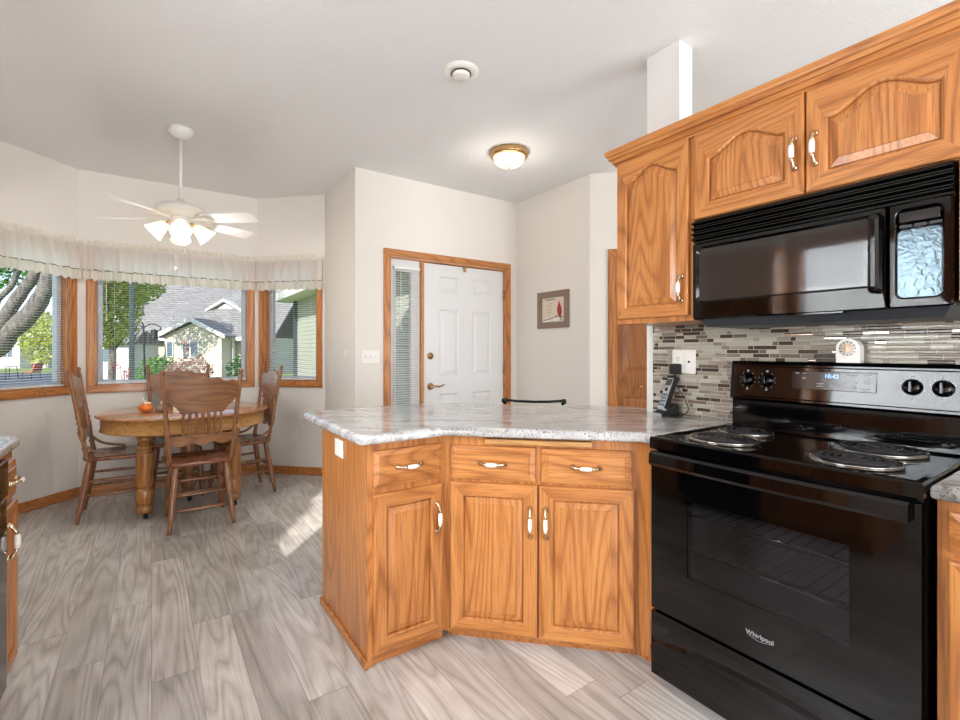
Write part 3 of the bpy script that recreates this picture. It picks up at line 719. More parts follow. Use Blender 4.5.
b.loops(rows, 0, False, False, closed=False); b.face([b._v((.004, 0, .04)), b._v((.004, .033, .04)), b._v((.004, .033, zs)), b._v((.004, 0, zs))]); b.face([b._v((.758, 0, .04)), b._v((.758, .033, .04)), b._v((.758, .033, zs)), b._v((.758, 0, zs))])
b.build('storage_drawer', 'black_gloss', st)
# backguard
b = MB(); sideprof = [(.605, .912), (.555, .912), (.558, 1.022), (.545, 1.03), (.535, 1.034), (.552, 1.176), (.560, 1.19), (.605, 1.19)]
b.loops([[(x, y, z) for y, z in sideprof] for x in (.016, .75)], 0, True, True); bgd = b.build('backguard', 'black_gloss', st)
b = MB(); b.loops([[(.026, .5358, 1.042), (.74, .5358, 1.042), (.74, .5508, 1.170), (.026, .5508, 1.170)], [(.030, .5328, 1.046), (.736, .5328, 1.046), (.736, .5473, 1.166), (.030, .5473, 1.166)]], 0, False, True)
b.build('control_panel', 'guard_gloss', bgd)
def gy(z): return .5335+(z-1.046)*.121
def knob(xc, zc):
    T = Matrix.Translation((xc, gy(zc)-.001, zc)) @ Matrix.Rotation(R(-7), 4, 'X')
    b = MB(T); b.lathe([(0, 0), (.027, 0), (.027, -.004), (.022, -.01), (.019, -.016), (0, -.017)], (0, 0, 0), 22, axis='Y')
    b.box(-.005, .005, -.032, -.010, -.019, .019, bev=.003)
    return b.build('knob', 'black_gloss', bgd)
for xc in (.088, .164, .616, .691):
    k_ = knob(xc, 1.113)
    T = Matrix.Translation((xc, gy(1.113)-.0012, 1.113)) @ Matrix.Rotation(R(-7), 4, 'X'); b = MB(T)
    for a in range(10):
        if a == 0: continue
        an = PI/2+a*2*PI/10; b.box(math.cos(an)*.032-.0012, math.cos(an)*.032+.0012, -.0006, 0, math.sin(an)*.032-.0012, math.sin(an)*.032+.0012)
    b.box(-.004, .004, -.0006, 0, .033, .040); b.box(-.003, .003, -.0006, 0, -.042, -.036)
    b.build('dial_marks', 'label_grey', k_)
MB().loops([[(.256, gy(1.086)-.001, 1.086), (.523, gy(1.086)-.001, 1.086), (.523, gy(1.156)-.001, 1.156), (.256, gy(1.156)-.001, 1.156)], [(.258, gy(1.088)-.003, 1.088), (.521, gy(1.088)-.003, 1.088), (.521, gy(1.154)-.003, 1.154), (.258, gy(1.154)-.003, 1.154)]], 0, False, True).build('control_display', 'control_glass', bgd)
text_mesh('clock_digits', '10:42', .021, 'display_blue', bgd, (.388, gy(1.138)-.0038, 1.138), (R(83), 0, 0), .0004)
for x, z, w, h in ((.275, 1.147, .012, .003), (.300, 1.147, .012, .003), (.300, 1.128, .012, .003), (.352, 1.110, .022, .002), (.352, 1.100, .022, .002), (.352, 1.105, .001, .008), (.396, 1.110, .024, .002), (.396, 1.1, .024, .002), (.43, 1.145, .022, .005), (.43, 1.118, .004, .004), (.458, 1.145, .018, .004), (.458, 1.118, .018, .004), (.458, 1.098, .018, .004), (.495, 1.148, .026, .004), (.495, 1.12, .02, .010), (.495, 1.097, .02, .005)):
    y = gy(z)-.0036; MB().box(x-w/2, x+w/2, y, y+.001, z-h/2, z+h/2).build('button_label', 'label_grey', bgd)
# burners
def burner(x, y, r):
    b = MB(); b.lathe([(r+.016, .9095), (r+.019, .913), (r+.014, .9175), (r+.004, .914), (r-.01, .9115), (.02, .9105), (0, .9105)], (x, y, 0), 40, caps=False); pan = b.build('drip_pan', 'drip_pan', st)
    turns = 4.0 if r > .09 else 3.0; pts = []; n = int(turns*28)
    for k in range(n+1):
        f = k/n; a = f*turns*2*PI; rad = .018+(r-.018)*f; pts.append((x+rad*math.cos(a), y+rad*math.sin(a), .9225))
    a = turns*2*PI; pts.append((x+(r+.012)*math.cos(a+.1), y+(r+.012)*math.sin(a+.1), .918))
    MB().lathe([(r+.015, .914), (r+.019, .9185), (r+.015, .9205), (r+.011, .916)], (x, y, 0), 44, caps=False).build('trim_ring', 'chrome', pan)
    co = MB().tube(pts, .0046, 6).build('coil', 'coil', pan)
    MB().lathe([(0, .9235), (.010, .9235), (.012, .9215), (.012, .912)], (x, y, 0), 14).build('coil_cap', 'chrome', pan)
burner(.187, .165, .098); burner(.580, .150, .092); burner(.155, .385, .078); burner(.565, .395, .105)

# timer on backguard
tm = empty('kitchen_timer', (2.085, .415+.25, 1.19), R(-90), 'white dome-topped kitchen timer standing on the stove backguard', 'timer')
b = MB(); n = 14
arc = [(-.036, 0), (.036, 0)]+[(.036*math.cos(PI*k/n), .052+.036*math.sin(PI*k/n)) for k in range(n+1)]
b.loops([[(x, .0, z) for x, z in arc], [(x, .042, z) for x, z in arc]]); b.build('body', 'white_plastic', tm)
b = MB(); b.lathe([(0, -.002), (.027, -.002), (.028, 0)], (0, 0, .052), 26, axis='Y')
b.build('dial', 'ceramic', tm)
b = MB()
for k in range(12): a = k*PI/6; b.box(math.cos(a)*.023-.0022, math.cos(a)*.023+.0022, -.003, -.0018, .052+math.sin(a)*.023-.0022, .052+math.sin(a)*.023+.0022)
b.build('dial_marks', 'ink', tm)
MB().lathe([(0, -.012), (.014, -.012), (.017, -.002)], (0, 0, .052), 20, axis='Y').box(-.003, .003, -.018, -.011, .036, .068, bev=.002).build('dial_knob', 'cream', tm)

# ------------------------------------------------------------------ outlet, charger, phone
WT = lambda y, z, x=2.141: M4(x, y, z, R(-90))
def screws(b, x): b.lathe([(0, -.0075), (.003, -.007), (.003, -.005)], (x, 0, 0), 8, axis='Y')
ot = empty('wall_outlet', (2.141, 1.346, 1.18), R(-90), 'white double outlet plate on the mosaic backsplash', 'outlet')
MB().box(-.062, .062, -.006, 0, -.058, .058, bev=.003).build('plate', 'white_plastic', ot)
b = MB()
b.box(-.045, -.012, -.008, -.005, -.034, .034, bev=.004); b.box(.015, .045, -.008, -.005, -.034, .034, bev=.004); b.build('receptacle', 'ceramic', ot)
b = MB()
for z in (.018,): b.box(-.036, -.034, -.0086, -.0078, z-.005, z+.005); b.box(-.024, -.022, -.0086, -.0078, z-.005, z+.005); b.lathe([(0, -.0086), (.003, -.0084), (.003, -.0078)], (-.029, 0, z-.011), 8, axis='Y')
b.lathe([(0, -.0095), (.006, -.009), (.006, -.0078)], (.03, 0, 0), 10, axis='Y')
b.build('socket_slots', 'rubber', ot)
b = MB(WT(1.346+.029, 1.146)); b.box(-.022, .022, -.052, -.009, -.027, .024, bev=.005)
b.lathe([(.004, -.04), (.004, -.026)], (0, -.03, 0), 8)
ad = tag(b.build('power_adapter', 'rubber'), 'black power adapter plugged into the backsplash outlet', 'adapter')
pts = [(2.111, 1.375, 1.117), (2.108, 1.372, 1.08), (2.12, 1.35, 1.03), (2.115, 1.318, .985), (2.1, 1.30, .95), (2.09, 1.32, .925), (2.075, 1.355, .919), (2.085, 1.40, .919)]
def smooth(pts, n=6):
    P = [Vector(p) for p in pts]; out = []
    for i in range(len(P)-1):
        p0, p1, p2, p3 = P[max(i-1, 0)], P[i], P[i+1], P[min(i+2, len(P)-1)]
        for k in range(n):
            t = k/n; out.append(.5*((2*p1)+(-p0+p2)*t+(2*p0-5*p1+4*p2-p3)*t*t+(-p0+3*p1-3*p2+p3)*t**3))
    return out+[P[-1]]
b = MB(); b.tube(smooth(pts), .0022, 6); b.tube(smooth([(2.075, 1.40, .919), (2.09, 1.36, .93), (2.06, 1.33, .919), (2.08, 1.31, .928), (2.1, 1.35, .935), (2.07, 1.38, .922), (2.05, 1.35, .919), (2.07, 1.32, .919)]), .0028, 6)
b.build('power_cord', 'rubber', ad)
ph = empty('phone_base', (2.078, 1.405, .915), R(-108), 'grey and black cordless phone base on the counter by the backsplash', 'phone base')
MB().loops([[(-.035, -.05, 0), (.035, -.05, 0), (.035, .05, 0), (-.035, .05, 0)], [(-.034, -.048, .016), (.034, -.048, .016), (.034, .05, .05), (-.034, .05, .05)], [(-.026, -.03, .022), (.026, -.03, .022), (.028, .045, .058), (-.028, .045, .058)]]).build('body', 'rubber', ph)
MB().loops([[(-.034, -.051, .0), (.034, -.051, .0), (.034, -.047, .0), (-.034, -.047, .0)], [(-.031, -.049, .014), (.031, -.049, .014), (.031, -.044, .017), (-.031, -.044, .017)]]).build('front_lip', 'label_grey', ph)
hs = empty('cordless_handset', (2.070, 1.408, .935), R(-108), 'grey cordless handset with dark keypad standing in its base', 'phone')
TT = Matrix.Rotation(R(-22), 4, 'X') @ Matrix.Scale(1.08, 4)
def hp(name, a, mt, par=hs):
    b = MB(TT); a(b); return b.build(name, mt, par)
hp('body', lambda b: b.box(-.024, .024, -.026, .0, 0, .165, bev=.008, seg=3), 'label_grey')
hp('screen', lambda b: b.box(-.018, .018, -.0285, -.024, .118, .150, bev=.002), 'dark_glass')
hp('earpiece', lambda b: b.box(-.024, .024, -.0275, -.001, .152, .168, bev=.006), 'rubber')
hp('antenna_edge', lambda b: b.box(.0235, .027, -.026, -.002, .01, .16, bev=.002), 'rubber')
for r_ in range(4):
    for c_ in range(3): hp('key', lambda b: b.box(-.017+c_*.013, -.008+c_*.013, -.0285, -.025, .02+r_*.016, .031+r_*.016, bev=.002), 'window_dark')
hp('nav_key', lambda b: b.lathe([(0, -.0295), (.008, -.029), (.009, -.026)], (0, 0, .098), 12, axis='Y'), 'rubber')

# ------------------------------------------------------------------ wall plates
def plate(x, y, z, rz, w, h, label, toggles=1, outlet=False):
    r = empty('light_switch' if not outlet else 'wall_outlet', (x, y, z), R(rz), label, 'switch' if not outlet else 'outlet')
    MB().box(-w/2, w/2, -.006, 0, -h/2, h/2, bev=.003).build('plate', 'white_plastic', r)
    for k in range(toggles):
        xx = (k-(toggles-1)/2)*.046
        if outlet:
            MB().box(-.017, .017, -.009, -.005, -.034, -.004, bev=.005).build('receptacle', 'ceramic', r); MB().box(-.017, .017, -.009, -.005, .004, .034, bev=.005).build('receptacle', 'ceramic', r)
        else: MB().box(xx-.005, xx+.005, -.018, -.005, -.004, .013, bev=.002).build('toggle', 'ceramic', r)
plate(1.545, 3.886, 1.178, 0, .165, .118, 'triple white light switch on the wall left of the entry door', 3)
plate(1.411, 4.132, 1.186, -90, .075, .118, 'single white light switch on the narrow wall beside the dining nook')
plate(1.175, 4.976, .379, -45, .075, .118, 'white outlet low on the wall behind the right hand chair', 1, True)

# ------------------------------------------------------------------ picture
pc = empty('framed_picture', (3.147, 3.325, 1.622), R(-90), 'grey wood framed print of a red bird on a snowy branch', 'picture')
w, h = .212, .175; b = MB()
for q in ((-w, w, -h, -h+.058), (-w, w, h-.058, h), (-w, -w+.058, -h+.058, h-.058), (w-.058, w, -h+.058, h-.058)): b.box(q[0], q[1], -.022, 0, q[2], q[3], bev=.002)
b.build('frame', 'frame_wood', pc); MB().box(-w+.056, w-.056, -.008, -.004, -h+.056, h-.056).build('print', 'paper', pc)
b = MB(); by = -.0085
pts = [(.06, -.055), (.045, -.02), (.048, .02), (.062, .052), (.07, .085), (.088, .045), (.104, .01), (.11, -.03), (.1, -.06), (.085, -.075), (.07, -.072)]
b.prism([(x, z) for x, z in pts], 0, .001); xf(b, Matrix.Translation((0.01, by, 0)) @ Matrix.Rotation(R(90), 4, 'X')); b.build('bird', 'red', pc)
MB().tube([(-.14, by, -.1), (-.05, by, -.088), (.02, by, -.072), (.1, by, -.066), (.145, by, -.075)], .003, 5).tube([(.02, by, -.072), (.05, by, -.05)], .002, 5).tube([(.1, by, -.066), (.11, by, -.105)], .005, 5).build('branch', 'ink', pc)
MB().box(-.13, .07, by-.001, by, -.112, -.095).box(.0, .085, by-.001, by, -.1, -.078).build('snow_patch', 'snow', pc)
b = MB()
for k, (a, c) in enumerate(((-.1, .03), (-.08, .0), (-.095, -.01), (-.075, -.02), (-.09, -.01), (-.07, -.02), (-.08, -.03))): z = .092-k*.021-(.012 if k else 0); b.box(a, c, by, by+.0008, z-.0022, z+(.008 if k == 0 else .0012))
b.build('lettering_lines', 'grey_paper', pc)

# ------------------------------------------------------------------ ceiling fixtures
fl = empty('flush_ceiling_light', (2.284, 2.911, CE), 0, 'round brass-rimmed flush light with frosted bowl near the entry', 'ceiling light')
MB().lathe([(.02, 0), (.15, 0), (.152, -.012), (.146, -.022), (.150, -.03), (.14, -.042), (.124, -.046), (.12, -.04)], n=48, caps=False).build('rim', 'brass', fl)
MB().lathe([(.122, -.044), (.118, -.062), (.10, -.088), (.07, -.106), (.035, -.116), (.0, -.118)], n=40, caps=False).build('glass_bowl', 'lamp_bowl', fl)
MB().lathe([(0, -.117), (.010, -.118), (.012, -.124), (.006, -.13), (.008, -.136), (0, -.142)], n=12).build('finial', 'brass', fl)
lt = bpy.data.lights.new('flush_bulb', 'POINT'); lt.energy = 2.2; lt.shadow_soft_size = .1; lt.color = (1, .92, .82); lo = bpy.data.objects.new('flush_bulb', lt); COL.objects.link(lo); lo.location = (2.284, 2.911, CE-.24)
sd = empty('smoke_detector', (1.404, 2.217, CE), 0, 'round white smoke detector on the ceiling left of the flush light', 'smoke detector')
MB().lathe([(0, 0), (.098, 0), (.098, -.006), (.088, -.014), (.06, -.018), (.058, -.016), (0, -.016)], n=40).build('base', 'white_plastic', sd)
MB().lathe([(.056, -.012), (.056, -.018), (.05, -.02), (.05, -.012)], n=32, caps=False).build('vent_ring', 'grey_plastic', sd)
MB().lathe([(.05, -.012), (.048, -.03), (.038, -.036), (0, -.037)], n=32, caps=False).build('cap', 'white_plastic', sd)

fn = empty('ceiling_fan', (.169, 3.905, CE), 0, 'white ceiling fan with frosted tulip lamps above the dining nook', 'ceiling fan')
MB().lathe([(0, 0), (.078, 0), (.078, -.012), (.07, -.035), (.045, -.062), (.02, -.072), (0, -.073)], n=28).build('canopy', 'fan_white', fn)
MB().tube([(0, 0, -.06), (0, 0, -.50)], .0115, 12).build('downrod', 'fan_white', fn)
MB().lathe([(0, -.49), (.022, -.49), (.026, -.51), (.06, -.518), (.12, -.538), (.15, -.560), (.148, -.572), (.11, -.582), (.085, -.590), (.082, -.612), (0, -.614)], n=36).build('motor_housing', 'fan_white', fn)
MB().lathe([(0, -.61), (.05, -.61), (.058, -.63), (.058, -.66), (.04, -.678), (.018, -.69), (0, -.70)], n=28).build('switch_housing', 'fan_white', fn)
MB().lathe([(.064, -.594), (.07, -.60), (.07, -.606), (.06, -.612)], n=28, caps=False).build('brass_ring', 'brass', fn)
for th in (183, 257, 355, 62):
    a = R(th-YAW); b = MB()
    n = 10; pit = R(-13)
    def pt(x, y, z): return (x*math.cos(a)-y*math.sin(a), x*math.sin(a)+y*math.cos(a), z)
    outl = [(.17, -.045), (.2, -.055), (.47, -.066), (.525, -.062), (.54, -.045), (.54, .045), (.525, .062), (.47, .066), (.2, .055), (.17, .045)]
    lo = [pt(x, y*math.cos(pit), -.630+y*math.sin(pit)) for x, y in outl]; hi = [pt(x, y*math.cos(pit), -.624+y*math.sin(pit)) for x, y in outl]
    b.loops([lo, hi]); bl = b.build('blade', 'fan_white', fn)
    b = MB(); b.loops([[pt(x, y, z) for x, y in ((.08, -.016), (.13, -.012), (.2, -.035), (.25, 0), (.2, .035), (.13, .012), (.08, .016))] for z in (-.636, -.631)]); b.build('blade_bracket', 'fan_white', bl)
for k in range(4):
    th = R(-YAW+302+k*90); dx, dy = math.cos(th), math.sin(th)
    arm = MB().tube([(.04*dx, .04*dy, -.65), (.07*dx, .07*dy, -.652), (.085*dx, .085*dy, -.668)], .009, 8).build('lamp_arm', 'brass', fn)
    ax = Vector((dx*.72, dy*.72, -.69)).normalized(); c0 = Vector((.085*dx, .085*dy, -.668)); u_ = ax.cross(Vector((0, 0, 1))).normalized(); v_ = u_.cross(ax)
    b = MB(); L_ = []
    for d, r in ((0, .022), (.012, .034), (.04, .042), (.07, .050), (.10, .061), (.108, .064), (.106, .062), (.098, .058), (.07, .047), (.04, .040), (.014, .030)):
        L_.append([c0+ax*d+(u_*math.cos(q*PI/10)+v_*math.sin(q*PI/10))*r for q in range(20)])
    b.loops(L_, 0, False, False, smooth=True); b.build('glass_shade', 'shade_glass', arm)
    b = MB(); q0 = c0+ax*.06
    L_ = []
    for j in range(1, 8):
        f = j/8; L_.append([q0+ax*(-.035*math.cos(PI*f))+(u_*math.cos(q*PI/6)+v_*math.sin(q*PI/6))*(.024*math.sin(PI*f)) for q in range(12)])
    b.loops(L_, smooth=True); b.build('bulb', 'bulb_glass', arm)
    lt = bpy.data.lights.new('fan_bulb', 'POINT'); lt.energy = 5; lt.shadow_soft_size = .03; lt.color = (1, .95, .89); lo = bpy.data.objects.new('fan_bulb', lt); COL.objects.link(lo)
    lo.location = Vector((.169, 3.905, CE))+c0+ax*.11
b = MB(); b.tube([(.02, -.02, -.69), (.02, -.02, -.83)], .0012, 5); b.lathe([(0, -.83), (.006, -.835), (.008, -.845), (.004, -.855), (0, -.857)], (.02, -.02, 0), 10); b.build('pull_chain', 'white_plastic', fn)
b = MB(); b.tube([(-.03, -.02, -.68), (-.03, -.02, -.96)], .001, 5); b.lathe([(0, -.96), (.005, -.964), (.006, -.975), (0, -.985)], (-.03, -.02, 0), 10); b.build('pull_chain', 'white_plastic', fn)

# ------------------------------------------------------------------ table
tb = empty('dining_table', (.25, 4.57, 0), 0, 'round oak dining table on five turned legs in the bay nook', 'table')
rx, ry = .60, .565
b = MB(); b.lathe([(.0, .727), (.93, .727), (.975, .730), (.997, .737), (1.0, .745), (.99, .752), (.965, .755), (0, .755)], n=72)
for v in b.bm.verts: v.co.x *= rx; v.co.y *= ry
b.build('tabletop', 'table_top', tb)
b = MB(); b.lathe([(.90, .727), (.945, .727), (.945, .645), (.955, .640), (.955, .630), (.94, .626), (.90, .626)], n=72, caps=False)
for v in b.bm.verts: v.co.x *= rx; v.co.y *= ry
b.build('apron', 'table_oak_h', tb)
LEG = [(.035, .735), (.05, .70), (.05, .64), (.034, .63), (.034, .62), (.052, .605), (.056, .59), (.046, .572), (.034, .562), (.03, .55), (.05, .54), (.056, .528), (.05, .515), (.042, .505), (.046, .495), (.060, .482), (.060, .47),
       (.060, .26), (.058, .25), (.052, .243), (.046, .238), (.046, .228), (.056, .22), (.061, .21), (.061, .14), (.055, .118), (.040, .106), (.038, .10), (.052, .09), (.058, .075), (.052, .055), (.03, .048)]
CAST = [(-.29, -.31), (.29, -.34), (-.29, .27), (.29, .27), (0, 0)]
LEG = [(r*.9, z) for r, z in LEG]
for k, (x, y) in enumerate(CAST):
    lg = MB().lathe(LEG, (x, y, 0), 24).build('leg', 'table_oak' if k < 4 else 'chair_oak', tb)
    cs = MB(); cs.tube([(x, y, .052), (x, y, .035)], .008, 8); cs.lathe([(0, -.008), (.017, -.008), (.017, .008), (0, .008)], (x+.008, y, .0175), 16, axis='Y'); cs.box(x-.006, x+.024, y-.012, y+.012, .032, .04, bev=.003); cs.build('caster', 'rubber', lg)

# ------------------------------------------------------------------ chairs (local: faces +y, back at -y)
def make_chair():
    r = empty('dining_chair')
    # seat
    n = 40; def_out = []
    for k in range(n):
        a = 2*PI*k/n; cx, sy = math.cos(a), math.sin(a); e = .38
        x = (abs(cx)**e)*(1 if cx >= 0 else -1)*.215; y = (abs(sy)**e)*(1 if sy >= 0 else -1)*.205
        x *= 1+.06*(y/.2); def_out.append((x, y))
    L_ = [[(x*s_, y*s_, z) for x, y in def_out] for s_, z in ((.95, .436), (.99, .442), (1, .452), (.99, .462), (.96, .466), (.86, .463), (.5, .456))]
    MB().loops(L_, smooth=True).build('seat', 'seat_oak', r)
    PRF = [(0, .017), (.04, .018), (.1, .014), (.13, .019), (.15, .014), (.2, .013), (.3, .018), (.36, .019), (.38, .013), (.41, .020), (.44, .013), (.47, .018), (.5, .015), (.62, .014), (.8, .014), (.93, .015), (.95, .010), (.965, .017), (.985, .016), (1, .006)]
    for s_ in (-1, 1):
        MB().spindle((s_*.188, -.168, .45), (s_*.236, -.268, 1.105), PRF, 10).build('back_post', 'chair_oak', r)
    LG = [(0, .017), (.1, .020), (.18, .022), (.5, .022), (.72, .017), (.76, .020), (.8, .020), (.83, .015), (.9, .014), (1, .013)]
    for s_ in (-1, 1):
        MB().spindle((s_*.15, .15, .45), (s_*.185, .205, 0), LG, 10).build('leg', 'chair_oak', r)
        MB().spindle((s_*.15, -.155, .45), (s_*.195, -.225, 0), LG, 10).build('leg', 'chair_oak', r)
    ST = [(0, .008), (.2, .011), (.5, .013), (.8, .011), (1, .008)]
    def lerp(z, f, sx): t_ = 1-z/.45; return Vector((sx*(.15+(.035 if f else .045)*t_), (.15+.055*t_) if f else (-.155-.07*t_), z))
    for z in (.16, .26):
        MB().spindle(lerp(z, True, -1), lerp(z, True, 1), ST, 8).build('stretcher', 'chair_oak_h', r)
        for s_ in (-1, 1): MB().spindle(lerp(z+.03, True, s_), lerp(z+.03, False, s_), ST, 8).build('stretcher', 'chair_oak', r)
        MB().spindle(lerp(z-.02, False, -1), lerp(z-.02, False, 1), ST, 8).build('stretcher', 'chair_oak_h', r)
    # back slats on the leaning, slightly curved plane
    def yb(z): return -.168-(z-.45)*.1527
    def board(x0, zt, zb, n=30, th=.018, bow=.018):
        L_ = []
        for k in range(n+1):
            f = k/n*2-1; x = f*x0; y = -bow*(1-f*f); zt_, zb_ = zt(f), zb(f)
            L_.append([(x, y+yb(zb_)+th/2, zb_), (x, y+yb(zt_)+th/2, zt_), (x, y+yb(zt_)-th/2, zt_), (x, y+yb(zb_)-th/2, zb_)])
        return MB().loops(L_)
    top = lambda f: 1.035+.018*math.cos(f*PI*1.0)*(1 if abs(f) < .75 else 1)+.008*math.cos(f*PI*5)
    def bot(f):
        g = abs(f)
        if g < .62: return .815
        if g < .78: return .815+.05*((g-.62)/.16)**.6
        return .868+.075*((g-.78)/.22)**1.6
    board(.226, top, bot, 44).build('crest_panel', 'chair_oak_h', r)
    board(.196, lambda f: .652+.006*math.cos(f*3), lambda f: .585-.014*math.cos(f*PI*3)*(1-abs(f)*.4), 34, bow=.012).build('lower_rail', 'chair_oak_h', r)
    board(.135, lambda f: .826, lambda f: .806, 12, .016, .016).build('spindle_rail', 'chair_oak_h', r)
    SP = [(0, .006), (.08, .011), (.14, .007), (.25, .011), (.42, .009), (.5, .012), (.58, .007), (.66, .012), (.8, .009), (.92, .011), (1, .006)]
    for k in range(7):
        x = -.114+k*.038; f = x/.2; bow = -.014*(1-f*f)
        MB().spindle((x, yb(.645)+bow, .645), (x, yb(.812)+bow, .812), SP, 8).build('spindle', 'chair_oak', r)
    for s_ in (-1, 1):
        b = MB(); pts = smooth([(s_*.205, -.215, .66), (s_*.212, -.19, .58), (s_*.214, -.13, .515), (s_*.208, -.05, .485), (s_*.2, .03, .474)], 5)
        b.tube(pts, .0095, 8); b.build('arm_bracket', 'chair_oak', r)
    return r
chair = make_chair()
def place(o, x, y, rz, label):
    o.location = (x, y, 0); o.rotation_euler = (0, 0, R(rz)); o['label'] = label; o['category'] = 'chair'; o['group'] = 'pressed-back oak chairs round the dining table'
place(chair, .285, 4.03, 2, 'oak dining chair nearest the camera, its back turned to us')
place(copy_tree(chair), -.205, 4.585, -91, 'oak dining chair at the left end of the table, seen side on')
place(copy_tree(chair), .645, 4.61, 97, 'oak dining chair at the right side of the table below the right window')
place(copy_tree(chair), .19, 4.90, 176, 'oak dining chair on the far side of the table against the window wall')

# table ornaments
pk = empty('pumpkin_ornament', (-.035, 4.49, .755), 0, 'small orange pumpkin ornament with a curled cream stem on the dining table', 'pumpkin')
b = MB(); L_ = []
for j in range(1, 12):
    f = j/12*PI; L_.append([((.046*math.sin(f)*(1+.10*abs(math.cos(q*PI/32*4))))*math.cos(q*PI/16), (.046*math.sin(f)*(1+.10*abs(math.cos(q*PI/32*4))))*math.sin(q*PI/16), .036-.036*math.cos(f)) for q in range(32)])
b.loops(L_, smooth=True); b.build('body', 'pumpkin', pk)
MB().tube(smooth([(0, 0, .068), (-.005, 0, .085), (-.02, .005, .10), (-.014, .0, .125)]), [.010]*7+[.007]*8+[.004]*4, 8).lathe([(.0, .066), (.03, .068), (.022, .08), (0, .082)], (0.01, 0, 0), 12).build('stem', 'cream', pk)
pf = empty('bird_figurine', (.06, 4.47, .755), R(30), 'small cream and black figurine beside the orange pumpkin', 'figurine')
MB().lathe([(0, 0), (.03, .002), (.036, .022), (.03, .045), (.014, .056), (0, .058)], n=18).build('body', 'frame_wood', pf)
MB().lathe([(0, .05), (.016, .056), (.02, .068), (.014, .08), (0, .084)], (0.018, 0, 0), 14).build('head', 'cream', pf); MB().lathe([(0, 0), (.031, .0), (.033, .014), (.0, .015)], (.012, -.008, 0), 14).build('base', 'rubber', pf)
MB().lathe([(0, 0), (.006, .01), (.0, .02)], (.04, 0, .06), 8).build('beak', 'pumpkin', pf)
sh = empty('salt_shaker', (.16, 4.44, .755), 0, 'small cream shaker on the table behind the near chair', 'shaker')
MB().lathe([(0, 0), (.022, 0), (.024, .01), (.02, .04), (.014, .05), (0, .051)], n=18).build('body', 'cream', sh); MB().lathe([(.014, .049), (.015, .058), (0, .064)], n=16, caps=False).build('cap', 'chrome', sh)
tag(MB(M4(.27, 4.40, .755, R(25))).box(-.11, .11, -.08, .08, .0, .004, bev=.0015).build('table_glint', 'snow'), 'white sheet standing in for a napkin on the dining table behind the near chair', 'glint')  # white sheet added to paint the bright reflection on the tabletop

# ------------------------------------------------------------------ bar stool
bs = empty('bar_stool', (2.115, 2.43, 0), R(135-0), 'black metal bar stool behind the peninsula, only its top rail showing', 'stool')
# faces the counter (-1,-1): local +y -> (-.707,-.707)
b = MB(); b.lathe([(0, .60), (.17, .60), (.185, .61), (.185, .63), (.17, .64), (0, .645)], (0, .2, 0), 28); b.build('seat', 'black_satin', bs)
for sx in (-1, 1):
    for sy in (0, 1): MB().tube([(sx*.11, .10+sy*.2, .605), (sx*.17, .04+sy*.32, 0)], .012, 8).build('leg', 'black_satin', bs)
    MB().tube([(sx*.13, .06, .61), (sx*.17, .0, .70), (sx*.195, -.01, .885)], .010, 8).build('back_post', 'black_satin', bs)
    MB().lathe([(0, -.018), (.016, -.016), (.018, 0), (.016, .014), (0, .018)], (sx*.2, -.01, .893), 12, axis='X').build('rail_cap', 'black_satin', bs)
MB().tube([(-.2, -.01, .898), (-.1, -.016, .89), (0, -.02, .887), (.1, -.016, .89), (.2, -.01, .898)], .009, 8).build('top_rail', 'black_satin', bs)
MB().tube([(-.155, .06, .2), (.155, .06, .2)], .008, 8).tube([(-.155, .34, .2), (.155, .34, .2)], .008, 8).tube([(-.155, .06, .2), (-.155, .34, .2)], .008, 8).tube([(.155, .06, .2), (.155, .34, .2)], .008, 8).build('foot_rail', 'black_satin', bs)

# ------------------------------------------------------------------ exterior (E frame: lateral / depth along the view direction)
ER = Matrix.Rotation(R(-YAW), 4, 'Z')
def ext(lat, dep, z=0): v = ER @ Vector((lat, dep, 0)); return (v.x, v.y, z)
GZ = -.35
b = MB(); b.box(-60, 60, 5.9, 90, GZ-.1, GZ); b.box(-60, -1.6, -20, 5.9, GZ-.1, GZ); S(b.build('ground_lawn', 'grass'))
b = MB(ER); b.box(-60, -20, 18.5, 33, GZ, GZ+.015); b.box(-20, 10, 21.5, 25, GZ, GZ+.02); S(b.build('ground_driveway', 'asphalt'))
S(MB().box(1.5, 3.4, 4.1, 9.0, GZ, -.02).build('ground_walk', 'concrete'))
def house(name, lat, dep, label, build):
    r = empty(name, ext(lat, dep, GZ), R(-YAW), label, 'house'); build(r); return r
k_ = 30/476.05
def hx(px, y=0): return (px-480)*(30+y)/476.05+17.0
def hz(py, y=0): return 1.235+(350.4-py)*(30+y)/476.05-GZ
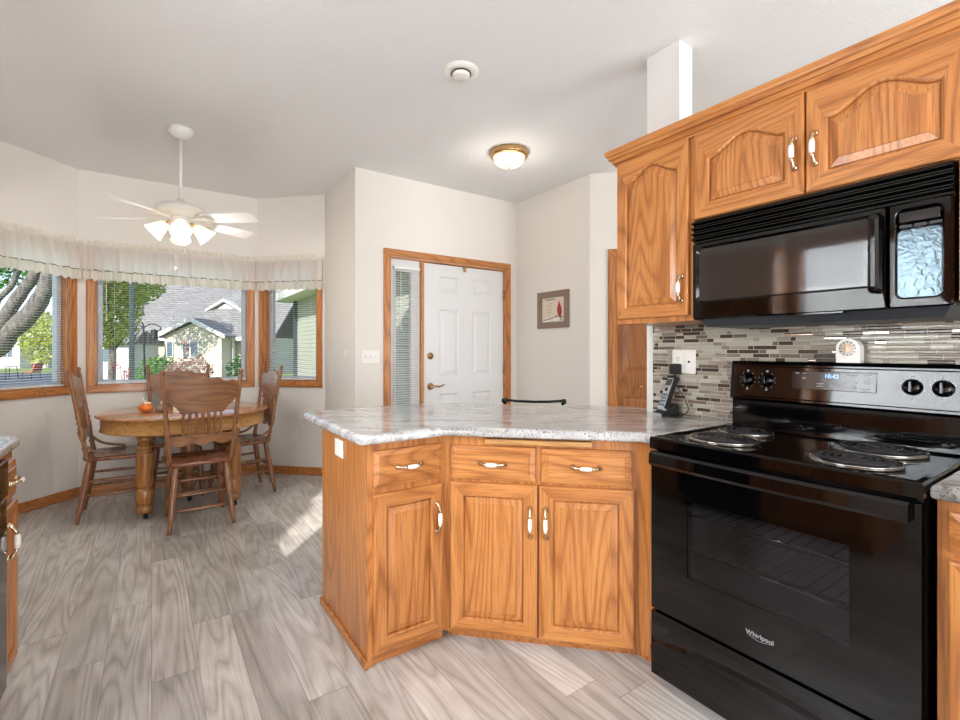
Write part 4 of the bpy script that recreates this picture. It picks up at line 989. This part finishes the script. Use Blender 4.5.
def h1(r):
    x0, x1 = hx(152), hx(262); ez = hz(337)
    MB().box(x0-2.6, x1, 0, 9, 0, ez).build('wall', 'siding', r)
    # main roof, steep, ridge far back
    b = MB(); L_ = [[(x0-3.2, -.6, ez-.05), (x0-3.2, 6.2, ez+5.2), (x0-3.2, 13, ez-.05), (x0-3.2, 13, ez-.2), (x0-3.2, 6.2, ez+5.0), (x0-3.2, -.6, ez-.22)], [(x1+1, -.6, ez-.05), (x1+1, 6.2, ez+5.2), (x1+1, 13, ez-.05), (x1+1, 13, ez-.2), (x1+1, 6.2, ez+5.0), (x1+1, -.6, ez-.22)]]
    b.loops(L_); b.build('roof', 'shingle', r)
    MB().box(x0-3.2, x1+1, -.68, -.6, ez-.24, ez-.02).build('fascia', 'siding_trim', r)
    # front gable
    g0, g1, gp = hx(157, -1.9), hx(223, -1.9), hz(320, -1.9)
    MB().prism([(g0+.25, -1.6), (g1-.25, -1.6), (g1-.25, 0), (g0+.25, 0)], 0, ez).build('gable_wall', 'siding', r)
    b = MB(); xm = (g0+g1)/2
    b.loops([[(g0+.25, -1.6, ez), (g1-.25, -1.6, ez), (xm, -1.6, gp-.15)], [(g0+.25, 1.5, ez), (g1-.25, 1.5, ez), (xm, 1.5, gp-.15)]]); b.build('gable_peak', 'siding', r)
    b = MB(); b.loops([[(g0-.1, y, ez-.1), (xm, y, gp), (g1+.1, y, ez-.1), (g1+.1, y, ez+.05), (xm, y, gp+.15), (g0-.1, y, ez+.05)] for y in (-1.9, 2.0)]); b.build('gable_roof', 'shingle', r)
    b = MB(); b.loops([[(g0-.12, y, ez-.16), (xm, y, gp-.08), (g1+.12, y, ez-.16), (g1+.12, y, ez+.08), (xm, y, gp+.18), (g0-.12, y, ez+.08)] for y in (-1.98, -1.9)]); b.build('gable_fascia', 'siding_trim', r)
    # dormer
    d0, d1, dp, dz = hx(205, 1.7), hx(241, 1.7), hz(301, 1.7), hz(311, 1.7); xm = (d0+d1)/2; zb = hz(319, 2)
    b = MB(); b.box(d0+.35, d1-.2, 2.0, 5, zb-.6, dz); b.loops([[(d0+.35, y, dz), (d1-.2, y, dz), (xm, y, dp-.1)] for y in (2.0, 5)]); b.build('dormer_wall', 'siding_trim', r)
    b = MB(); b.loops([[(d0, y, dz-.05), (xm, y, dp), (d1, y, dz-.05), (d1, y, dz+.1), (xm, y, dp+.15), (d0, y, dz+.1)] for y in (1.7, 5.5)]); b.build('dormer_roof', 'siding_trim', r)
    f_ = MB().box(hx(214.5, 2), hx(229, 2), 1.95, 2.0, hz(317, 2), hz(310, 2)).build('dormer_window', 'siding_trim', r); MB().box(hx(215, 2), hx(228.5, 2), 1.93, 1.95, hz(316.4, 2), hz(310.6, 2)).build('pane', 'window_dark', f_)
    for a, c, z0, z1, y in ((168, 173, 356, 342, -1.6), (184, 190, 357, 342, -1.6), (191.5, 198.5, 357, 342, -1.6), (206.5, 211, 357, 342, 0)):
        f_ = MB().box(hx(a-.8, y), hx(c+.8, y), y-.08, y, hz(z0+1, y), hz(z1-1, y)).build('window', 'siding_trim', r); MB().box(hx(a, y), hx(c, y), y-.1, y-.08, hz(z0, y), hz(z1, y)).build('pane', 'window_dark', f_)
    f_ = MB().box(hx(219), hx(232), -.08, 0, hz(366), hz(342)).build('door_frame', 'siding_trim', r); MB().box(hx(221), hx(229.5), -.12, -.08, hz(366), hz(344.5)).build('door', 'door_taupe', f_)
    for px in (217, 236): MB().box(hx(px), hx(px+1.6), -.55, -.35, 0, ez-.1).build('porch_column', 'siding_trim', r)
house('house', -17.0, 30, 'cream house with grey shingle roof, front gable and dormer across the street', h1)
def h2(r):
    MB().box(-.6, 1.35, 0, 2.4, 0, 2.0).build('wall', 'siding_white', r)
    b = MB(); b.loops([[(-.8, -.4, 1.95), (-.8, 1.2, 2.7), (-.8, 2.7, 1.95)], [(1.5, -.4, 1.95), (1.5, 1.2, 2.7), (1.5, 2.7, 1.95)]]); b.build('roof', 'shingle', r)
    for x in (.3,):
        f_ = MB().box(x-.4, x+.4, -.06, 0, .9, 1.75).build('window', 'siding_trim', r); MB().box(x-.32, x+.32, -.09, -.06, .98, 1.67).build('pane', 'window_dark', f_)
house('garden_building', -20.4, 25.8, 'low pale sided building behind the yellow green tree', h2)
def h3(r):
    MB().box(-6, 1.9, 0, 4.5, 0, 3.1).build('wall', 'siding_white', r); MB().box(1.9, 3.3, 1.2, 4.5, 0, 3.1).build('garage_wall', 'siding_green', r)
    b = MB(); b.loops([[(-6.5, -.5, 2.7), (1.0, -.5, 4.9), (3.6, -.5, 3.2), (3.6, -.5, 3.4), (1.0, -.5, 5.15), (-6.5, -.5, 2.9)], [(-6.5, 4.7, 2.7), (1.0, 4.7, 4.9), (3.6, 4.7, 3.2), (3.6, 4.7, 3.4), (1.0, 4.7, 5.15), (-6.5, 4.7, 2.9)]]); b.build('roof', 'siding_trim', r)
    MB().loops([[(-6, y, 2.7), (3.3, y, 2.7), (3.3, y, 3.4), (1.0, y, 4.85)] for y in (0, .2)]).build('gable', 'siding_white', r)
    for x in (.85, -1.6, -4.0):
        f_ = MB().box(x-.5, x+.5, -.06, 0, .9, 2.3).build('window', 'siding_trim', r); MB().box(x-.42, x-.04, -.09, -.06, 1, 2.2).box(x+.04, x+.42, -.09, -.06, 1, 2.2).build('pane', 'window_dark', f_)
    MB().box(2.1, 3.2, 1.1, 1.2, 0, 2.4).build('garage_door', 'siding_white', r)
house('house', -42.5, 42, 'white sided house with broad gable behind the tree in the left window', h3)
# neighbouring garage wing seen through the right bay window and sidelight
gw = empty('garage_wing', (3.4, 4.3, GZ), 0, 'pale green sided garage wing with white soffit beyond the right bay window', 'garage')
MB().box(0, 5, 0, 10.0, 0, 3.0).build('wall', 'siding_green', gw)
MB().box(-.5, 5, -.2, 10.4, 2.98, 3.04).build('soffit', 'soffit', gw); MB().box(-.56, -.5, -.2, 10.4, 2.95, 3.16).build('gutter', 'siding_trim', gw)
MB().loops([[(-.5, y, 3.1), (3, y, 4.9), (5.5, y, 3.1)] for y in (-.2, 10.4)]).build('roof', 'shingle', gw)
MB().box(-.09, .0, 9.7, 9.8, 0, 3.0).build('downspout', 'post_green', gw)

# vegetation
def leaves(b, c, rad, n, size, shell=.0, m=0):
    rx, ry, rz = rad
    for _ in range(n):
        while True:
            p = Vector((random.uniform(-1, 1), random.uniform(-1, 1), random.uniform(-1, 1)))
            if shell <= p.length <= 1: break
        p = Vector((p.x*rx, p.y*ry, p.z*rz))+Vector(c)
        a = Vector((random.gauss(0, 1), random.gauss(0, 1), random.gauss(0, 1))).normalized(); q = a.orthogonal().normalized()*size*random.uniform(.6, 1.2); w = a.cross(q)*.55
        vs = [b._v(p-q), b._v(p+w), b._v(p+q), b._v(p-w)]; b.face(vs, m)
def tree(name, lat, dep, label, h, crown, mt, n, size, cat='tree', trunk=.12, group=None):
    r = empty(name, ext(lat, dep, GZ), R(-YAW), label, cat, group)
    b = MB(); 
    for c, rad, f in crown: leaves(b, c, rad, int(n*f), size)
    b.build('foliage', mt, r, fix=False)
    b = MB(); b.tube([(0, 0, 0), (.03, 0, h*.5), (0, .02, h)], [trunk, trunk*.8, trunk*.4], 8)
    for k in range(5):
        a = k*1.3; b.tube([(0, 0, h*(.5+.08*k)), (math.cos(a)*.4*h*.5, math.sin(a)*.4*h*.5, h*(.75+.08*k))], [trunk*.4, trunk*.15], 6)
    b.build('trunk', 'bark', r); return r
tree('yard_tree', -12.0, 15.5, 'yellow green leafy tree left in the centre window', 3.0, [((-.2, 0, 3.2), (1.1, 1.0, 1.6), 1), ((.5, 0, 4.2), (1.3, 1, 1.2), .6), ((-.8, .2, 4.4), (1.2, 1, 1.4), .6)], 'leaf_yellow', 5200, .075)
tree('yard_tree', -17.6, 24, 'dark green tree between the houses in the centre window', 3.5, [((.2, 0, 5.4), (1.6, 1, 1.6), 1)], 'leaf_green', 1600, .12)
def shrub(name, lat, dep, label, crown, mt, n, size, h=.6, cat='shrub', group=None): return tree(name, lat, dep, label, h, crown, mt, n, size, cat, .015, group)
tree('yard_tree', -34.2, 37, 'green tree right of the white sided house in the left window', 2.5, [((0, 0, 2.6), (1.6, 1, 2.2), 1)], 'leaf_yellow', 1800, .14)
shrub('garden_shrub', -6.05, 9.0, 'green bushy shrub left of the pinkish one outside the centre window', [((0, 0, 1.15), (.40, .35, .35), 1)], 'leaf_green', 900, .035)
shrub('garden_shrub', -5.25, 8.6, 'pinkish leaved shrub in the middle of the centre window', [((0, 0, 1.22), (.42, .3, .26), 1), ((-.07, 0, 1.6), (.06, .06, .18), .06), ((.2, 0, 1.45), (.06, .06, .12), .04)], 'leaf_pink', 650, .035, .9)
shrub('garden_shrub', -4.3, 8.9, 'dark green glossy shrub at the right of the centre window', [((0, 0, 1.2), (.42, .35, .38), 1)], 'leaf_dark', 1000, .04)
shrub('flower_stem', -5.25, 7.0, 'red flowering stem outside the centre window by the dark post', [((-.10, 0, 1.35), (.08, .08, .06), .2), ((.05, 0, 1.22), (.06, .06, .12), .4), ((-.02, 0, 1.0), (.12, .06, .06), .3)], 'leaf_red', 120, .02, 1.3, 'flower')
shrub('porch_shrub', -.52, 5.2, 'small dark green shrub outside the sidelight', [((0, 0, .95), (.10, .10, .2), 1)], 'leaf_dark', 400, .03)
# posts outside centre window
pst = empty('porch_post', ext(-5.85, 8.0, GZ), 0, 'thick dark post standing outside the centre window', 'post')
MB().box(-.036, .036, -.036, .036, .04, 3.9, bev=.01).build('shaft', 'post_green', pst); MB().box(-.08, .08, -.08, .08, 0, .04, bev=.01).build('base', 'post_green', pst)
hk = empty('bird_feeder_pole', ext(-4.95, 7.0, GZ), R(-YAW), 'thin black shepherd hook pole with a small feeder outside', 'feeder')
MB().tube([(0.06, 0, 0), (0, 0, 1.95), (-.02, 0, 2.0)], .012, 6).tube(smooth([(-.12, 0, 1.88), (-.08, 0, 1.96), (0, 0, 1.92), (.1, 0, 1.97), (.22, 0, 1.95), (.26, 0, 1.9), (.22, 0, 1.88)]), .008, 6).build('pole', 'rubber', hk)
MB().lathe([(0, 1.90), (.045, 1.88), (.045, 1.76), (.06, 1.75), (0, 1.74)], (.16, 0, 0), 12).build('feeder', 'rubber', hk)

# big tree by the left window: leaning limbs and a high wide crown
bt = empty('shade_tree', ext(-10.4, 8.8, GZ), R(-YAW), 'large tree with thick forked limbs filling the left window', 'tree')
def L3(px, py, d=8.8): return ((px-480)/476.05*d+10.4, d-8.8, 1.235+(350.4-py)/476.05*d-GZ)
b = MB()
b.tube(smooth([(-.2, 0, 0), (-.1, .05, 1.4), L3(-14, 352), L3(8, 333), L3(28, 316), L3(42, 296), L3(50, 272), L3(60, 230), L3(66, 190)]), [.3]*6+[.24]*6+[.19]*6+[.16]*6+[.145]*6+[.13]*6+[.12]*6+[.11]*7, 12)
b.tube(smooth([L3(-20, 360), L3(-8, 336, 8.7), L3(8, 312, 8.7), L3(22, 292, 8.7), L3(36, 272, 8.7), L3(46, 240, 8.7), L3(40, 190)]), [.13]*6+[.115]*6+[.105]*6+[.095]*6+[.09]*6+[.08]*7, 12)
b.tube(smooth([L3(-10, 345), L3(-14, 320, 9.1), L3(-2, 300, 9.1), L3(12, 285, 9.1), L3(20, 262, 9.1)]), [.07]*12+[.05]*13, 8)
b.build('trunk', 'bark', bt)
b = MB()
leaves(b, (.9, .6, 3.15), (1.6, .5, .36), 900, .06); leaves(b, (.45, .3, 2.35), (.35, .3, .25), 60, .05)
CRZ = 4.55
for q in range(7): leaves(b, (-3.2+q*1.15, random.uniform(-1, 1), CRZ+1.9+random.uniform(0, .4)), (1.5, 2.6, 1.5), 1100, .13)
b.build('foliage', 'leaf_green', bt, fix=False)

# patio furniture outside left window
pt_ = empty('patio_table', ext(-25.8, 26, GZ), R(-YAW), 'grey round patio table outside the left window', 'table')
MB().lathe([(0, .70), (.55, .70), (.56, .72), (0, .73)], (0, 0, .0), 24).build('tabletop', 'label_grey', pt_)
for k in range(4): a = k*PI/2+.6; MB().tube([(.35*math.cos(a), .35*math.sin(a), .7), (.45*math.cos(a), .45*math.sin(a), 0)], .02, 6).build('leg', 'rubber', pt_)
for k, (x, lab) in enumerate(((-27.0, 'brick red patio chair left of the grey patio table'), (-24.5, 'brick red patio chair right of the grey patio table'))):
    c_ = empty('patio_chair', ext(x, 26, GZ), R(-YAW+(180 if k else 0)*0), lab, 'chair', 'patio chairs outside')
    MB().box(-.28, .28, -.28, .28, .38, .46, bev=.03).build('seat', 'patio_red', c_)
    s_ = 1 if k == 0 else -1
    MB(Matrix.Translation((-s_*.25, 0, .42)) @ Matrix.Rotation(R(-s_*20), 4, 'Y')).box(-.04, .04, -.27, .27, 0, .5, bev=.03).build('backrest', 'patio_red', c_)
    for sx in (-1, 1):
        for sy in (-1, 1): MB().tube([(sx*.24, sy*.24, .4), (sx*.27, sy*.27, 0)], .018, 6).build('leg', 'rubber', c_)

# added sun blockers, unseen: house for the rear openings, evergreen for the sink window
nh = empty('sun_blocker_house', (-1.2, -8.2, GZ), 0, 'unseen pale sided house added behind the kitchen to block the sun', 'house')
MB().box(-4.4, 6.5, -2.4, 1.6, 0, 5.2).build('wall', 'siding', nh)
MB().loops([[(-4.9, -2.8, 5.2), (-4.9, -.4, 7.4), (-4.9, 2.0, 5.2)], [(7, -2.8, 5.2), (7, -.4, 7.4), (7, 2.0, 5.2)]]).build('roof', 'shingle', nh)
S(MB().box(-14, 9, -14, -3.1, GZ-.1, GZ).build('ground_yard', 'grass'))
et = empty('sun_blocker_tree', (-4.02, -1.62, GZ), 0, 'dark evergreen added outside the sink window to narrow the sun beam', 'tree')
b = MB(); leaves(b, (0, 0, 3.7), (.46, .46, 1.0), 4200, .06); b.build('foliage', 'leaf_dark', et, fix=False)
MB().tube([(0, 0, 0), (0, 0, 3.2)], [.09, .04], 8).build('trunk', 'bark', et)

for o in bpy.data.objects:
    if o.parent or 'label' not in o or 'group' in o: continue
    n = o.name.split('.')[0]
    g = {'base_cabinet': 'oak base cabinets', 'wall_cabinet': 'oak wall cabinets', 'countertop': 'grey laminate countertops', 'light_switch': 'white light switches', 'wall_outlet': 'white wall outlets',
         'garden_shrub': 'shrubs outside the bay', 'yard_tree': 'trees outside the bay', 'house': 'houses outside'}.get(n)
    if g: o['group'] = g
